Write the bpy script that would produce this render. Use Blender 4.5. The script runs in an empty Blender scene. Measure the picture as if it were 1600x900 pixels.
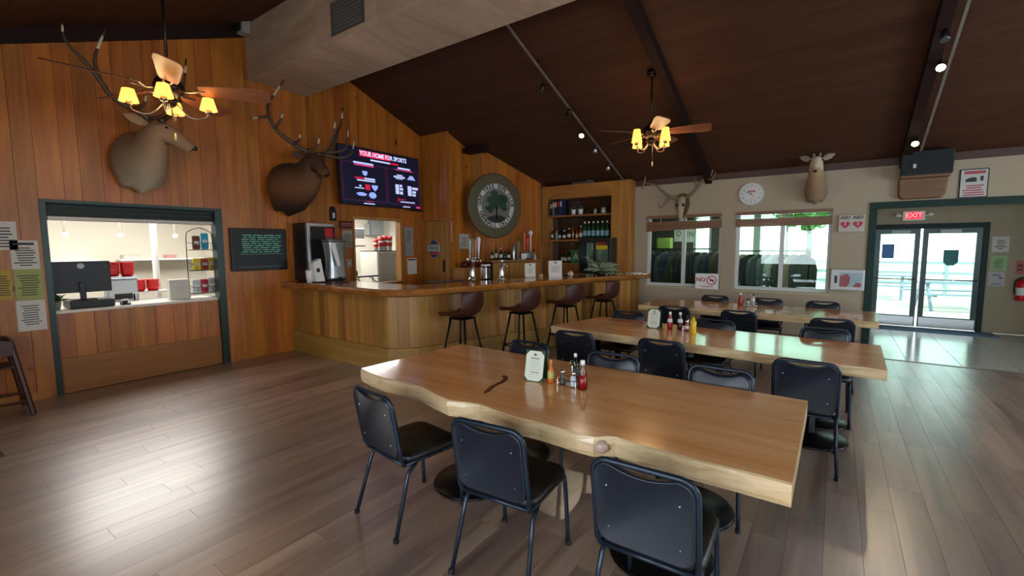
import bpy, bmesh, math, random
from mathutils import Vector, Matrix
random.seed(7)
PI = math.pi
SC = bpy.context.scene
COL = SC.collection

# ------------------------------------------------------------------ camera
CAM_H = 1.72
YAW, PITCH, ROLL, FPX = 0.621345, 0.0919966, -0.0055725, 707.1
cam_d = bpy.data.cameras.new('camera'); cam = bpy.data.objects.new('camera', cam_d); COL.objects.link(cam)
cam_d.sensor_width = 36.0; cam_d.lens = FPX / 1600.0 * 36.0; cam_d.clip_start = 0.05; cam_d.clip_end = 300
fw = Vector((-math.sin(YAW) * math.cos(PITCH), math.cos(YAW) * math.cos(PITCH), -math.sin(PITCH)))
rt = Vector((math.cos(YAW), math.sin(YAW), 0)); up = rt.cross(fw)
r2 = rt * math.cos(ROLL) + up * math.sin(ROLL); u2 = -rt * math.sin(ROLL) + up * math.cos(ROLL)
cm = Matrix((r2, u2, -fw)).transposed().to_4x4(); cm.translation = Vector((0, 0, CAM_H))
cam.matrix_world = cm
SC.camera = cam

# ------------------------------------------------------------------ world, sun, exposure
w = bpy.data.worlds.new('world'); SC.world = w; w.use_nodes = True
bg = w.node_tree.nodes['Background']; bg.inputs[0].default_value = (0.80, 0.92, 1.0, 1); bg.inputs[1].default_value = 4.5
sd = bpy.data.lights.new('sun', 'SUN'); sd.energy = 5.0; sd.angle = 0.02; sd.color = (1, .95, .86)
sun = bpy.data.objects.new('sun', sd); COL.objects.link(sun)
sun.rotation_euler = Vector((-0.75, 0.30, -1.0)).to_track_quat('-Z', 'Y').to_euler()
vs = SC.view_settings
vs.view_transform = 'Standard'; vs.look = 'None'; vs.gamma = 1.0; vs.use_curve_mapping = False; vs.exposure = 0.0
SC.cycles.use_denoising = True
SC.cycles.max_bounces = 8; SC.cycles.diffuse_bounces = 4; SC.cycles.glossy_bounces = 4; SC.cycles.transparent_max_bounces = 16
SC.cycles.sample_clamp_indirect = 6.0

def area(name, loc, aim, sx, sy, energy, color):
    d = bpy.data.lights.new(name, 'AREA'); d.shape = 'RECTANGLE'; d.size = sx; d.size_y = sy; d.energy = energy; d.color = color
    o = bpy.data.objects.new(name, d); COL.objects.link(o); o.location = loc
    o.rotation_euler = Vector(aim).to_track_quat('-Z', 'Z' if abs(aim[2]) < .9 else 'Y').to_euler(); return o
def point(name, loc, energy, color, r=.05):
    d = bpy.data.lights.new(name, 'POINT'); d.energy = energy; d.color = color; d.shadow_soft_size = r
    o = bpy.data.objects.new(name, d); COL.objects.link(o); o.location = loc; return o
def spot(name, loc, aim, energy, color, ang=70):
    d = bpy.data.lights.new(name, 'SPOT'); d.energy = energy; d.color = color; d.spot_size = math.radians(ang); d.spot_blend = .6; d.shadow_soft_size = .04
    o = bpy.data.objects.new(name, d); COL.objects.link(o); o.location = loc
    o.rotation_euler = Vector(aim).to_track_quat('-Z', 'Y').to_euler(); return o
# daylight through the windows of the eave wall behind the camera and of the far end of the hall
DAY = (.80, .90, 1.0)
area('daylight_rear_window', (-1.3, -1.60, 1.6), (0, 1, -.12), 2.4, 1.3, 78, DAY)
area('daylight_rear_window', (1.9, -1.60, 1.6), (0, 1, -.12), 2.4, 1.3, 78, DAY)
area('daylight_end_window', (4.3, 3.0, 1.6), (-1, 0, -.12), 2.4, 1.3, 75, DAY)
area('daylight_end_window', (4.3, 6.6, 1.6), (-1, 0, -.12), 2.4, 1.3, 75, DAY)
# fluorescent light of the kitchen
area('kitchen_light', (-8.9, 2.0, 2.68), (0, 0, -1), 1.2, 2.6, 150, (1, .97, .92))
area('kitchen_light', (-9.0, 6.4, 2.68), (0, 0, -1), 1.2, 2.2, 190, (1, .98, .95))

area('shop_fill_light', (-1.9, 10.9, 2.66), (0, 0, -1), 2.4, .8, 45, (1, .97, .9))  # added fill lamp to lighten the hanging garments, without a fixture of its own

# ------------------------------------------------------------------ materials
def lin(h):
    h = h.lstrip('#'); c = [int(h[i:i + 2], 16) / 255 for i in (0, 2, 4)]
    return tuple(x / 12.92 if x <= .04045 else ((x + .055) / 1.055) ** 2.4 for x in c) + (1,)
MATS = {}
def new_mat(name):
    m = bpy.data.materials.new(name); m.use_nodes = True
    return m, m.node_tree.nodes, m.node_tree.links, m.node_tree.nodes['Principled BSDF']
def plain(name, col, rough=.5, metal=0, spec=.5, var=.10, scale=9, emit=0, bump=0, coat=0, trans=0, ecol=None):
    if name in MATS: return MATS[name]
    m, n, l, b = new_mat(name)
    c = lin(col)
    tc = n.new('ShaderNodeTexCoord'); no = n.new('ShaderNodeTexNoise'); no.inputs['Scale'].default_value = scale; no.inputs['Detail'].default_value = 4
    l.new(tc.outputs['Object'], no.inputs['Vector'])
    mx = n.new('ShaderNodeMix'); mx.data_type = 'RGBA'
    mx.inputs[6].default_value = tuple(x * (1 - var) for x in c[:3]) + (1,); mx.inputs[7].default_value = tuple(min(1, x * (1 + var)) for x in c[:3]) + (1,)
    l.new(no.outputs['Fac'], mx.inputs[0]); l.new(mx.outputs[2], b.inputs['Base Color'])
    b.inputs['Roughness'].default_value = rough; b.inputs['Metallic'].default_value = metal
    b.inputs['Specular IOR Level'].default_value = spec; b.inputs['Coat Weight'].default_value = coat; b.inputs['Transmission Weight'].default_value = trans
    if emit:
        b.inputs['Emission Color'].default_value = lin(ecol) if ecol else c; b.inputs['Emission Strength'].default_value = emit
    if bump:
        bp = n.new('ShaderNodeBump'); bp.inputs['Strength'].default_value = bump; l.new(no.outputs['Fac'], bp.inputs['Height']); l.new(bp.outputs[0], b.inputs['Normal'])
    MATS[name] = m; return m
def wood(name, c1, c2, axis='z', rough=.45, scale=7, stretch=.07, var=.35, knots=False, coat=0, spec=.5, world=False, hue=0.004):
    """grain along one axis; every board shifts in tone by its own random number"""
    if name in MATS: return MATS[name]
    m, n, l, b = new_mat(name)
    tc = n.new('ShaderNodeTexCoord'); oi = n.new('ShaderNodeObjectInfo'); ge = n.new('ShaderNodeNewGeometry')
    ad = n.new('ShaderNodeMath'); ad.operation = 'ADD'; l.new(oi.outputs['Random'], ad.inputs[0]); l.new(ge.outputs['Random Per Island'], ad.inputs[1])
    fr = n.new('ShaderNodeMath'); fr.operation = 'FRACT'; l.new(ad.outputs[0], fr.inputs[0])
    off = n.new('ShaderNodeMath'); off.operation = 'MULTIPLY'; off.inputs[1].default_value = 37.0; l.new(fr.outputs[0], off.inputs[0])
    va = n.new('ShaderNodeVectorMath'); va.operation = 'ADD'; l.new(tc.outputs['Object'] if not world else ge.outputs['Position'], va.inputs[0]); l.new(off.outputs[0], va.inputs[1])
    mp = n.new('ShaderNodeMapping'); s = [1, 1, 1]; s['xyz'.index(axis)] = stretch; mp.inputs['Scale'].default_value = s; l.new(va.outputs[0], mp.inputs[0])
    no = n.new('ShaderNodeTexNoise'); no.inputs['Scale'].default_value = scale; no.inputs['Detail'].default_value = 6; no.inputs['Roughness'].default_value = .6; no.inputs['Distortion'].default_value = .6
    l.new(mp.outputs[0], no.inputs['Vector'])
    no2 = n.new('ShaderNodeTexNoise'); no2.inputs['Scale'].default_value = scale * 6; no2.inputs['Detail'].default_value = 3; l.new(mp.outputs[0], no2.inputs['Vector'])
    mm = n.new('ShaderNodeMath'); mm.operation = 'MULTIPLY_ADD'; mm.inputs[1].default_value = .3; l.new(no2.outputs['Fac'], mm.inputs[0]); l.new(no.outputs['Fac'], mm.inputs[2])
    cr = n.new('ShaderNodeValToRGB'); cr.color_ramp.elements[0].position = .42; cr.color_ramp.elements[0].color = lin(c1); cr.color_ramp.elements[1].position = .85; cr.color_ramp.elements[1].color = lin(c2)
    l.new(mm.outputs[0], cr.inputs[0])
    hv = n.new('ShaderNodeHueSaturation')
    mr = n.new('ShaderNodeMapRange'); mr.inputs['To Min'].default_value = 1 - var; mr.inputs['To Max'].default_value = 1 + var; l.new(fr.outputs[0], mr.inputs['Value']); l.new(mr.outputs[0], hv.inputs['Value'])
    f2 = n.new('ShaderNodeMath'); f2.operation = 'MULTIPLY'; f2.inputs[1].default_value = 7.31; l.new(fr.outputs[0], f2.inputs[0])
    f3 = n.new('ShaderNodeMath'); f3.operation = 'FRACT'; l.new(f2.outputs[0], f3.inputs[0])
    mh = n.new('ShaderNodeMapRange'); mh.inputs['To Min'].default_value = .5 - hue; mh.inputs['To Max'].default_value = .5 + hue; l.new(f3.outputs[0], mh.inputs['Value']); l.new(mh.outputs[0], hv.inputs['Hue'])
    l.new(cr.outputs[0], hv.inputs['Color'])
    out = hv.outputs[0]
    if knots:
        mp2 = n.new('ShaderNodeMapping'); s2 = [1, 1, 1]; s2['xyz'.index(axis)] = .75; mp2.inputs['Scale'].default_value = s2; l.new(va.outputs[0], mp2.inputs[0])
        vo = n.new('ShaderNodeTexVoronoi'); vo.inputs['Scale'].default_value = 1.7; l.new(mp2.outputs[0], vo.inputs['Vector'])
        kr = n.new('ShaderNodeMapRange'); kr.inputs['From Min'].default_value = .03; kr.inputs['From Max'].default_value = .075; l.new(vo.outputs['Distance'], kr.inputs['Value'])
        mx = n.new('ShaderNodeMix'); mx.data_type = 'RGBA'; mx.inputs[6].default_value = lin('#2a1208'); l.new(kr.outputs[0], mx.inputs[0]); l.new(out, mx.inputs[7]); out = mx.outputs[2]
    l.new(out, b.inputs['Base Color'])
    b.inputs['Roughness'].default_value = rough; b.inputs['Coat Weight'].default_value = coat; b.inputs['Coat Roughness'].default_value = .08; b.inputs['Specular IOR Level'].default_value = spec
    bp = n.new('ShaderNodeBump'); bp.inputs['Strength'].default_value = .06; bp.inputs['Distance'].default_value = .01; l.new(mm.outputs[0], bp.inputs['Height']); l.new(bp.outputs[0], b.inputs['Normal'])
    MATS[name] = m; return m
def glow(name, col, s):
    if name in MATS: return MATS[name]
    m, n, l, b = new_mat(name); b.inputs['Base Color'].default_value = lin(col); b.inputs['Emission Color'].default_value = lin(col); b.inputs['Emission Strength'].default_value = s
    b.inputs['Roughness'].default_value = .5
    MATS[name] = m; return m
def pane_mat(name='window_glass', tint=(.84, .96, .89), refl=.10, rough=0.0):  # default green tint puts the foliage-coloured daylight into the glass
    if name in MATS: return MATS[name]
    m, n, l, b = new_mat(name); n.remove(b)
    t = n.new('ShaderNodeBsdfTransparent'); t.inputs[0].default_value = tint + (1,)
    g = n.new('ShaderNodeBsdfGlossy'); g.inputs['Roughness'].default_value = rough
    fr = n.new('ShaderNodeFresnel'); fr.inputs[0].default_value = 1.45
    mx = n.new('ShaderNodeMixShader'); l.new(fr.outputs[0], mx.inputs[0]); l.new(t.outputs[0], mx.inputs[1]); l.new(g.outputs[0], mx.inputs[2])
    l.new(mx.outputs[0], n['Material Output'].inputs[0]); MATS[name] = m; return m
def paper_glow(name, col):
    m, n, l, b = new_mat(name); n.remove(b)
    d = n.new('ShaderNodeBsdfDiffuse'); t = n.new('ShaderNodeBsdfTranslucent'); d.inputs[0].default_value = lin(col); t.inputs[0].default_value = lin(col)
    mx = n.new('ShaderNodeMixShader'); l.new(d.outputs[0], mx.inputs[1]); l.new(t.outputs[0], mx.inputs[2]); l.new(mx.outputs[0], n['Material Output'].inputs[0]); MATS[name] = m; return m
def fur(name, stops, axis='z', scale=30):
    """coat colour of the animal along one axis of its own frame"""
    m, n, l, b = new_mat(name)
    tc = n.new('ShaderNodeTexCoord'); sx = n.new('ShaderNodeSeparateXYZ'); l.new(tc.outputs['Object'], sx.inputs[0])
    no = n.new('ShaderNodeTexNoise'); no.inputs['Scale'].default_value = scale; no.inputs['Detail'].default_value = 5; l.new(tc.outputs['Object'], no.inputs['Vector'])
    a = n.new('ShaderNodeMath'); a.operation = 'MULTIPLY_ADD'; a.inputs[1].default_value = .16; l.new(no.outputs['Fac'], a.inputs[0]); l.new(sx.outputs['xyz'.index(axis)], a.inputs[2])
    lo, hi = stops[0][0], stops[-1][0]
    mr = n.new('ShaderNodeMapRange'); mr.inputs['From Min'].default_value = lo; mr.inputs['From Max'].default_value = hi; l.new(a.outputs[0], mr.inputs['Value'])
    cr = n.new('ShaderNodeValToRGB'); e = cr.color_ramp.elements
    e[0].position = 0; e[0].color = lin(stops[0][1]); e[1].position = 1; e[1].color = lin(stops[-1][1])
    for p, c in stops[1:-1]:
        x = e.new((p - lo) / (hi - lo)); x.color = lin(c)
    l.new(mr.outputs[0], cr.inputs[0]); l.new(cr.outputs[0], b.inputs['Base Color']); b.inputs['Roughness'].default_value = .8
    bp = n.new('ShaderNodeBump'); bp.inputs['Strength'].default_value = .35; l.new(no.outputs['Fac'], bp.inputs['Height']); l.new(bp.outputs[0], b.inputs['Normal'])
    MATS[name] = m; return m

M_PINE = wood('pine_wall_board', '#884613', '#bf7428', 'z', .36, 6, .07, .11, True, hue=.005)
M_CEDAR = wood('bar_front_board', '#7d541f', '#ab7a38', 'z', .45, 7, .06, .40, False, hue=.010)
M_TRIMW = wood('honey_trim', '#8e5a22', '#bd8240', 'x', .4, 6, .07, .12, hue=.006)
M_TRIMZ = wood('honey_trim_upright', '#8e5a22', '#bd8240', 'z', .4, 6, .07, .12, hue=.006)
M_SLAB = wood('slab_table_wood', '#d68a4e', '#f2b880', 'x', .20, 5, .10, .03, False, coat=.6, hue=.003)
M_SLABEDGE = wood('slab_live_edge', '#bd9868', '#e6cca0', 'x', .35, 9, .18, .05, False, coat=.3, hue=.003)
M_BARTOP = wood('bar_top_wood', '#7d4c1d', '#b07434', 'y', .18, 5, .10, .05, False, coat=.7, hue=.003)
M_FLOOR = wood('floor_plank', '#4f3d34', '#a08573', 'y', .31, 5, .07, .20, False, spec=1.0, hue=.008)
M_FLOOR.node_tree.nodes['Principled BSDF'].inputs['IOR'].default_value = 2.3
M_CEIL = wood('dark_ceiling_board', '#3d2416', '#50301f', 'x', .7, 5, .08, .1, False, spec=.25)
M_BEAM = plain('dark_beam_wood', '#24140f', .7, spec=.2)
M_DUCT = wood('pale_duct_panel', '#9c8470', '#c0a68e', 'x', .6, 3, .2, .06)
M_CREAM = plain('cream_wall_paint', '#a89a82', .75, var=.04, scale=3)
M_GREEN = plain('dark_green_paint', '#0b2c25', .5, 0, .25, var=.08)
M_BLACKM = plain('black_metal', '#0c0d10', .35, .6, var=.05)
M_CHAIRF = plain('chair_frame_paint', '#1b2634', .32, .35, var=.05)
M_VINYL = plain('black_vinyl', '#101722', .38, 0, .5, .12, 40, bump=.03)
M_VINYLS = plain('seat_vinyl', '#0d0b0c', .40, 0, .5, .12, 40)
M_LEATHER = plain('brown_leather', '#3d160b', .5, 0, .5, .15, 14, bump=.05)
M_CHROME = plain('chrome', '#d8d8d8', .14, 1, var=.02)
M_STEEL = plain('brushed_steel', '#b4b7b8', .32, 1, var=.06, scale=30)
M_WHITE = plain('white_plastic', '#e6e6e2', .4, var=.03)
M_WFRAME = plain('white_vinyl_frame', '#c9cdc8', .4, var=.03)
M_PAPER = plain('paper', '#d2cdc4', .8, var=.03)
M_INK = plain('print_ink', '#3a3836', .8, var=.05)
M_RED = plain('red_plastic', '#d8121c', .35, var=.05)
M_BLACK = plain('black_plastic', '#060607', .45, var=.05)
M_KITW = plain('kitchen_wall_paint', '#c9c3b4', .7, var=.03)
M_GLASS = pane_mat()
M_ANTLER = plain('antler', '#4a3a2b', .5, var=.3, scale=14)
M_ANTLERT = plain('antler_tip', '#c8b79c', .45, var=.1)
M_SHADE = glow('warm_lamp_shade', '#ffae4a', 2.6)

# ------------------------------------------------------------------ mesh helpers
STUFFY = {'print', 'red_print', 'menu_text', 'small_print', 'heading', 'scale', 'lettering_marks', 'rule'}
class MB:
    def __init__(s): s.v = []; s.f = []; s.mi = []; s.cur = 0
    def add(s, vs_, fs):
        o = len(s.v); s.v += [tuple(x) for x in vs_]
        for f in fs: s.f.append(tuple(i + o for i in f)); s.mi.append(s.cur)
        return s
    def slot(s, i): s.cur = i; return s
    def box(s, x0, x1, y0, y1, z0, z1):
        return s.add([(x0, y0, z0), (x1, y0, z0), (x1, y1, z0), (x0, y1, z0), (x0, y0, z1), (x1, y0, z1), (x1, y1, z1), (x0, y1, z1)],
                     [(0, 3, 2, 1), (4, 5, 6, 7), (0, 1, 5, 4), (1, 2, 6, 5), (2, 3, 7, 6), (3, 0, 4, 7)])
    def frame(s, x0, x1, z0, z1, y0, y1, l=0, r=0, b=0, t=0):
        if l: s.box(x0, x0 + l, y0, y1, z0 + b, z1 - t)
        if r: s.box(x1 - r, x1, y0, y1, z0 + b, z1 - t)
        if b: s.box(x0, x1, y0, y1, z0, z0 + b)
        if t: s.box(x0, x1, y0, y1, z1 - t, z1)
        return s
    def hexa(s, b4, t4):
        return s.add(list(b4) + list(t4), [(0, 3, 2, 1), (4, 5, 6, 7), (0, 1, 5, 4), (1, 2, 6, 5), (2, 3, 7, 6), (3, 0, 4, 7)])
    def prism(s, poly, a, b, plane='xy'):
        def P(p, h): return (p[0], p[1], h) if plane == 'xy' else ((p[0], h, p[1]) if plane == 'xz' else (h, p[0], p[1]))
        n = len(poly)
        return s.add([P(p, a) for p in poly] + [P(p, b) for p in poly], [tuple(range(n))[::-1], tuple(range(n, 2 * n))] + [(i, (i + 1) % n, n + (i + 1) % n, n + i) for i in range(n)])
    def rings(s, rs, cap=True, closed=True):
        n = len(rs[0]); vs_ = [p for r in rs for p in r]; fs = []
        for k in range(len(rs) - 1):
            for i in range(n if closed else n - 1):
                j = (i + 1) % n; fs.append((k * n + i, k * n + j, (k + 1) * n + j, (k + 1) * n + i))
        if cap: fs += [tuple(range(n))[::-1], tuple(range((len(rs) - 1) * n, len(rs) * n))]
        return s.add(vs_, fs)
    def lathe(s, prof, n=16, c=(0, 0, 0), cap=True):
        return s.rings([[(c[0] + r * math.cos(2 * PI * i / n), c[1] + r * math.sin(2 * PI * i / n), c[2] + z) for i in range(n)] for r, z in prof], cap)
    def tube(s, path, rad, n=8, cap=True, ref=(0, 0, 1)):
        P = [Vector(p) for p in path]; m = len(P)
        if not isinstance(rad, (list, tuple)): rad = [rad] * m
        rs = []; ref = Vector(ref); prev = None
        for k in range(m):
            t = ((P[min(k + 1, m - 1)] - P[k]).normalized() + (P[k] - P[max(k - 1, 0)]).normalized()).normalized()
            if prev is None:
                a = t.cross(ref)
                if a.length < .05: a = t.cross(Vector((0, 1, 0)))
            else: a = prev - t * prev.dot(t)
            if a.length < 1e-4: a = t.orthogonal()
            a.normalize(); prev = a
            b = a.cross(t)
            r = rad[k]; ra, rb = r if isinstance(r, (list, tuple)) else (r, r)
            rs.append([tuple(P[k] + a * (ra * math.cos(2 * PI * i / n)) + b * (rb * math.sin(2 * PI * i / n))) for i in range(n)])
        return s.rings(rs, cap)
    def cyl(s, p, q, r0, r1=None, n=12): return s.tube([p, q], [r0, r0 if r1 is None else r1], n)
    def ball(s, c, r, n=12, m=7):
        rx, ry, rz = r if isinstance(r, (list, tuple)) else (r, r, r)
        rs = [[(c[0] + rx * math.sin(PI * k / m) * math.cos(2 * PI * i / n), c[1] + ry * math.sin(PI * k / m) * math.sin(2 * PI * i / n), c[2] - rz * math.cos(PI * k / m)) for i in range(n)] for k in range(1, m)]
        o = len(s.v); s.rings(rs, False); k = len(rs)
        s.add([(c[0], c[1], c[2] - rz), (c[0], c[1], c[2] + rz)], [])
        b = o + k * n
        for i in range(n):
            s.f.append((b, o + (i + 1) % n, o + i)); s.mi.append(s.cur); s.f.append((b + 1, o + (k - 1) * n + i, o + (k - 1) * n + (i + 1) % n)); s.mi.append(s.cur)
        return s
    def mesh(s, name, mats):
        me = bpy.data.meshes.new(name); me.from_pydata(s.v, [], s.f); 
        for m in (mats if isinstance(mats, (list, tuple)) else [mats]): me.materials.append(m)
        if any(s.mi): me.polygons.foreach_set('material_index', s.mi)
        bm = bmesh.new(); bm.from_mesh(me); bmesh.ops.recalc_face_normals(bm, faces=bm.faces); bm.to_mesh(me); bm.free()
        return me
    def build(s, name, mats, parent=None, smooth=False, bevel=0, sub=0, solid=0, loc=None, rz=0):
        o = bpy.data.objects.new(name, s.mesh(name, mats)); COL.objects.link(o)
        if parent: o.parent = parent
        if name in STUFFY: o['kind'] = 'stuff'
        if loc: o.location = loc
        if rz: o.rotation_euler = (0, 0, rz)
        if solid: k = o.modifiers.new('solid', 'SOLIDIFY'); k.thickness = solid; k.offset = 0
        if bevel: k = o.modifiers.new('bevel', 'BEVEL'); k.width = bevel; k.segments = 2; k.limit_method = 'ANGLE'; k.angle_limit = .7
        if sub: k = o.modifiers.new('sub', 'SUBSURF'); k.levels = sub; k.render_levels = sub
        if smooth: o.data.polygons.foreach_set('use_smooth', [True] * len(o.data.polygons))
        return o
def tag(o, label, cat, group=None, kind=None):
    if label: o['label'] = label
    if cat: o['category'] = cat
    if group: o['group'] = group
    if kind: o['kind'] = kind
    return o
def thing(name, label, cat, loc=(0, 0, 0), rz=0, group=None):
    o = bpy.data.objects.new(name, None); COL.objects.link(o); o.location = loc; o.rotation_euler = (0, 0, rz); o.empty_display_size = .1
    return tag(o, label, cat, group)
def struct(o): o['kind'] = 'structure'; return o
def copy_tree(o, parent=None):
    c = o.copy(); COL.objects.link(c); c.parent = parent
    for ch in list(o.children): copy_tree(ch, c)
    return c
def dup(o, loc, rz, label):
    c = copy_tree(o); c.location = loc; c.rotation_euler = (0, 0, rz); c['label'] = label; return c
def rrect(x0, x1, y0, y1, r, n=4):
    pts = []
    for cx, cy, a0 in ((x1 - r, y0 + r, -PI / 2), (x1 - r, y1 - r, 0), (x0 + r, y1 - r, PI / 2), (x0 + r, y0 + r, PI)):
        for k in range(n + 1): a = a0 + PI / 2 * k / n; pts.append((cx + r * math.cos(a), cy + r * math.sin(a)))
    return pts
def bez(p0, p1, p2, n=6): 
    p0, p1, p2 = Vector(p0), Vector(p1), Vector(p2)
    return [tuple(p0 * (1 - t) ** 2 + p1 * 2 * t * (1 - t) + p2 * t * t) for t in [k / n for k in range(n + 1)]]
def spline(pts, n=5):
    P = [Vector(p) for p in pts]; P = [P[0] * 2 - P[1]] + P + [P[-1] * 2 - P[-2]]; out = []
    for k in range(1, len(P) - 2):
        for i in range(n):
            t = i / n
            out.append(tuple(.5 * ((2 * P[k]) + (P[k + 1] - P[k - 1]) * t + (2 * P[k - 1] - 5 * P[k] + 4 * P[k + 1] - P[k + 2]) * t * t + (3 * P[k] - P[k - 1] - 3 * P[k + 1] + P[k + 2]) * t ** 3)))
    return out + [tuple(P[-2])]
def lerp_list(vals, n):
    out = []
    for k in range(len(vals) - 1):
        for i in range(n):
            t = i / n; a, b = vals[k], vals[k + 1]
            out.append(tuple(x + (y - x) * t for x, y in zip(a, b)) if isinstance(a, (tuple, list)) else a + (b - a) * t)
    return out + [vals[-1]]
def text_mesh(txt, size, depth=.002, align='CENTER', bold=0.0):
    cu = bpy.data.curves.new('t', 'FONT'); cu.body = txt; cu.size = size; cu.extrude = depth; cu.align_x = align; cu.align_y = 'CENTER'; cu.resolution_u = 2; cu.offset = bold
    o = bpy.data.objects.new('t', cu); COL.objects.link(o); bpy.context.view_layer.update()
    me = bpy.data.meshes.new_from_object(o.evaluated_get(bpy.context.evaluated_depsgraph_get()))
    bpy.data.objects.remove(o); bpy.data.curves.remove(cu); me.materials.clear(); return me
def text_on(name, txt, size, mat, parent, x, y, z, depth=.002, squeeze=1.0, bold=0.0):
    """lettering standing in the xz plane, read from -y"""
    me = text_mesh(txt, size, depth, bold=bold); me.materials.append(mat)
    for v in me.vertices: X, Y, Z = v.co; v.co = (X * squeeze + x, y - Z, Y + z)
    o = bpy.data.objects.new(name, me); COL.objects.link(o); o.parent = parent; return o
def bars(rows, y, t=.0012):
    """printed lines too small to read, as thin strips on the xz plane"""
    b = MB()
    for x0, x1, z0, z1 in rows: b.box(x0, x1, y - t, y, z0, z1)
    return b
def lines(x0, x1, z0, z1, n, frac=.45, jit=.25, seed=1):
    rd = random.Random(seed); out = []; dz = (z1 - z0) / n
    for k in range(n):
        a = x0 + (x1 - x0) * jit * rd.random(); c = x1 - (x1 - x0) * jit * rd.random()
        out.append((a, c, z0 + dz * k, z0 + dz * (k + frac)))
    return out

# ================================================================== THE ROOM
XG, YB, RIDGE, XR, YR = -7.36, 9.57, 3.95, 4.4, -1.67
def cz(y): return 5.21 - .38 * abs(y - RIDGE)

# ---- floor: vinyl planks, entrance tiles
floor = struct(MB().box(XG - .1, XR, YR, 8.70, -.12, -.004).build('floor', plain('floor_joint', '#40342c', .8)))
PW, PL = .18, 1.22
plank_me = MB().hexa([(-PW / 2 + .0003, -PL / 2 + .0003, -.006), (PW / 2 - .0003, -PL / 2 + .0003, -.006), (PW / 2 - .0003, PL / 2 - .0003, -.006), (-PW / 2 + .0003, PL / 2 - .0003, -.006)],
                     [(-PW / 2 + 0.0009, -PL / 2 + 0.0009, 0), (PW / 2 - 0.0009, -PL / 2 + 0.0009, 0), (PW / 2 - 0.0009, PL / 2 - 0.0009, 0), (-PW / 2 + 0.0009, PL / 2 - 0.0009, 0)]).mesh('plank', M_FLOOR)
cells = []
rp = random.Random(3)
nx = int((XR - XG) / PW)
for i in range(nx):
    cx = XG + PW * (i + .5); y = YR - rp.random() * PL
    while y < 8.70:
        a, b = max(y, YR), min(y + PL, 8.70)
        if b - a > .05:
            cy = (a + b) / 2; d = Vector((cx, cy, -CAM_H)); dep = d.dot(fw)
            vis = dep > .25 and abs(d.dot(rt)) / dep < 1.35 and -d.dot(up) / dep < .95
            cells.append((0 if vis else 1, d.length, cx, cy, b - a))
        y += PL
cells.sort()
rest = MB()
for k, (nv, d, cx, cy, ln) in enumerate(cells):
    if k < 300 and not nv:
        if ln > PL - .01: o = bpy.data.objects.new('plank', plank_me)
        else: o = bpy.data.objects.new('plank', MB().box(-PW / 2 + .0009, PW / 2 - .0009, -ln / 2 + .0009, ln / 2 - .0009, -.006, 0).mesh('plank', M_FLOOR))
        COL.objects.link(o); o.location = (cx, cy, 0); o.parent = floor
    elif not nv or d < 4: rest.box(cx - PW / 2 + 0.0009, cx + PW / 2 - 0.0009, cy - ln / 2 + 0.0009, cy + ln / 2 - 0.0009, -.006, 0)
fr_ = rest.build('plank_field', M_FLOOR, floor); fr_['kind'] = 'stuff'
YD = 12.39
M_TILE = plain('entrance_tile', '#bdbdb4', .16, var=.10, scale=5)
ftile = struct(MB().box(.30, XR, 8.70, YD, -.12, -.004).box(-3.6, .30, 8.70, YB, -.12, -.004).build('floor_entrance', plain('tile_grout', '#5d5c58', .8)))
tw = .60
tm = MB().box(-tw / 2 + .003, tw / 2 - .003, -tw / 2 + .003, tw / 2 - .003, -.006, 0).mesh('tile', M_TILE)
for i in range(-6, 7):
    for j in range(6):
        cx, cy = .32 + tw * (i + .5), 8.73 + tw * (j + .5)
        if cy + tw / 2 > YD + .1 or (i < 0 and j > 0): continue
        o = bpy.data.objects.new('tile', tm); COL.objects.link(o); o.location = (cx, cy, 0); o.parent = ftile
struct(MB().box(-3.6, XR, 8.675, 8.725, -.005, .006).build('trim_floor_strip', plain('transition_strip', '#6a5a48', .4, .5)))

# ---- ceiling with rafters
cl = MB()
for ya, yb in ((YR - .3, RIDGE), (RIDGE, YB + .2)):
    za, zb = cz(ya), cz(yb)
    cl.hexa([(XG - .3, ya, za), (XR + .1, ya, za), (XR + .1, yb, zb), (XG - .3, yb, zb)], [(XG - .3, ya, za + .15), (XR + .1, ya, za + .15), (XR + .1, yb, zb + .15), (XG - .3, yb, zb + .15)])
struct(cl.build('ceiling', M_CEIL))
for k, x in enumerate((-2.1, .8, 3.7)):
    b = MB()
    for ya, yb in ((YR, RIDGE - .5), (RIDGE + .45, YB)):
        b.hexa([(x - .06, ya, cz(ya) - .16), (x + .06, ya, cz(ya) - .16), (x + .06, yb, cz(yb) - .16), (x - .06, yb, cz(yb) - .16)], [(x - .06, ya, cz(ya)), (x + .06, ya, cz(ya)), (x + .06, yb, cz(yb)), (x - .06, yb, cz(yb))])
    struct(b.build('trim_rafter', M_BEAM))
# short dark header where the purlin meets the back-bar wall
struct(MB().box(-6.6, -6.10, 7.42, 7.66, 3.70, 3.80).build('trim_purlin', M_BEAM))

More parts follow.
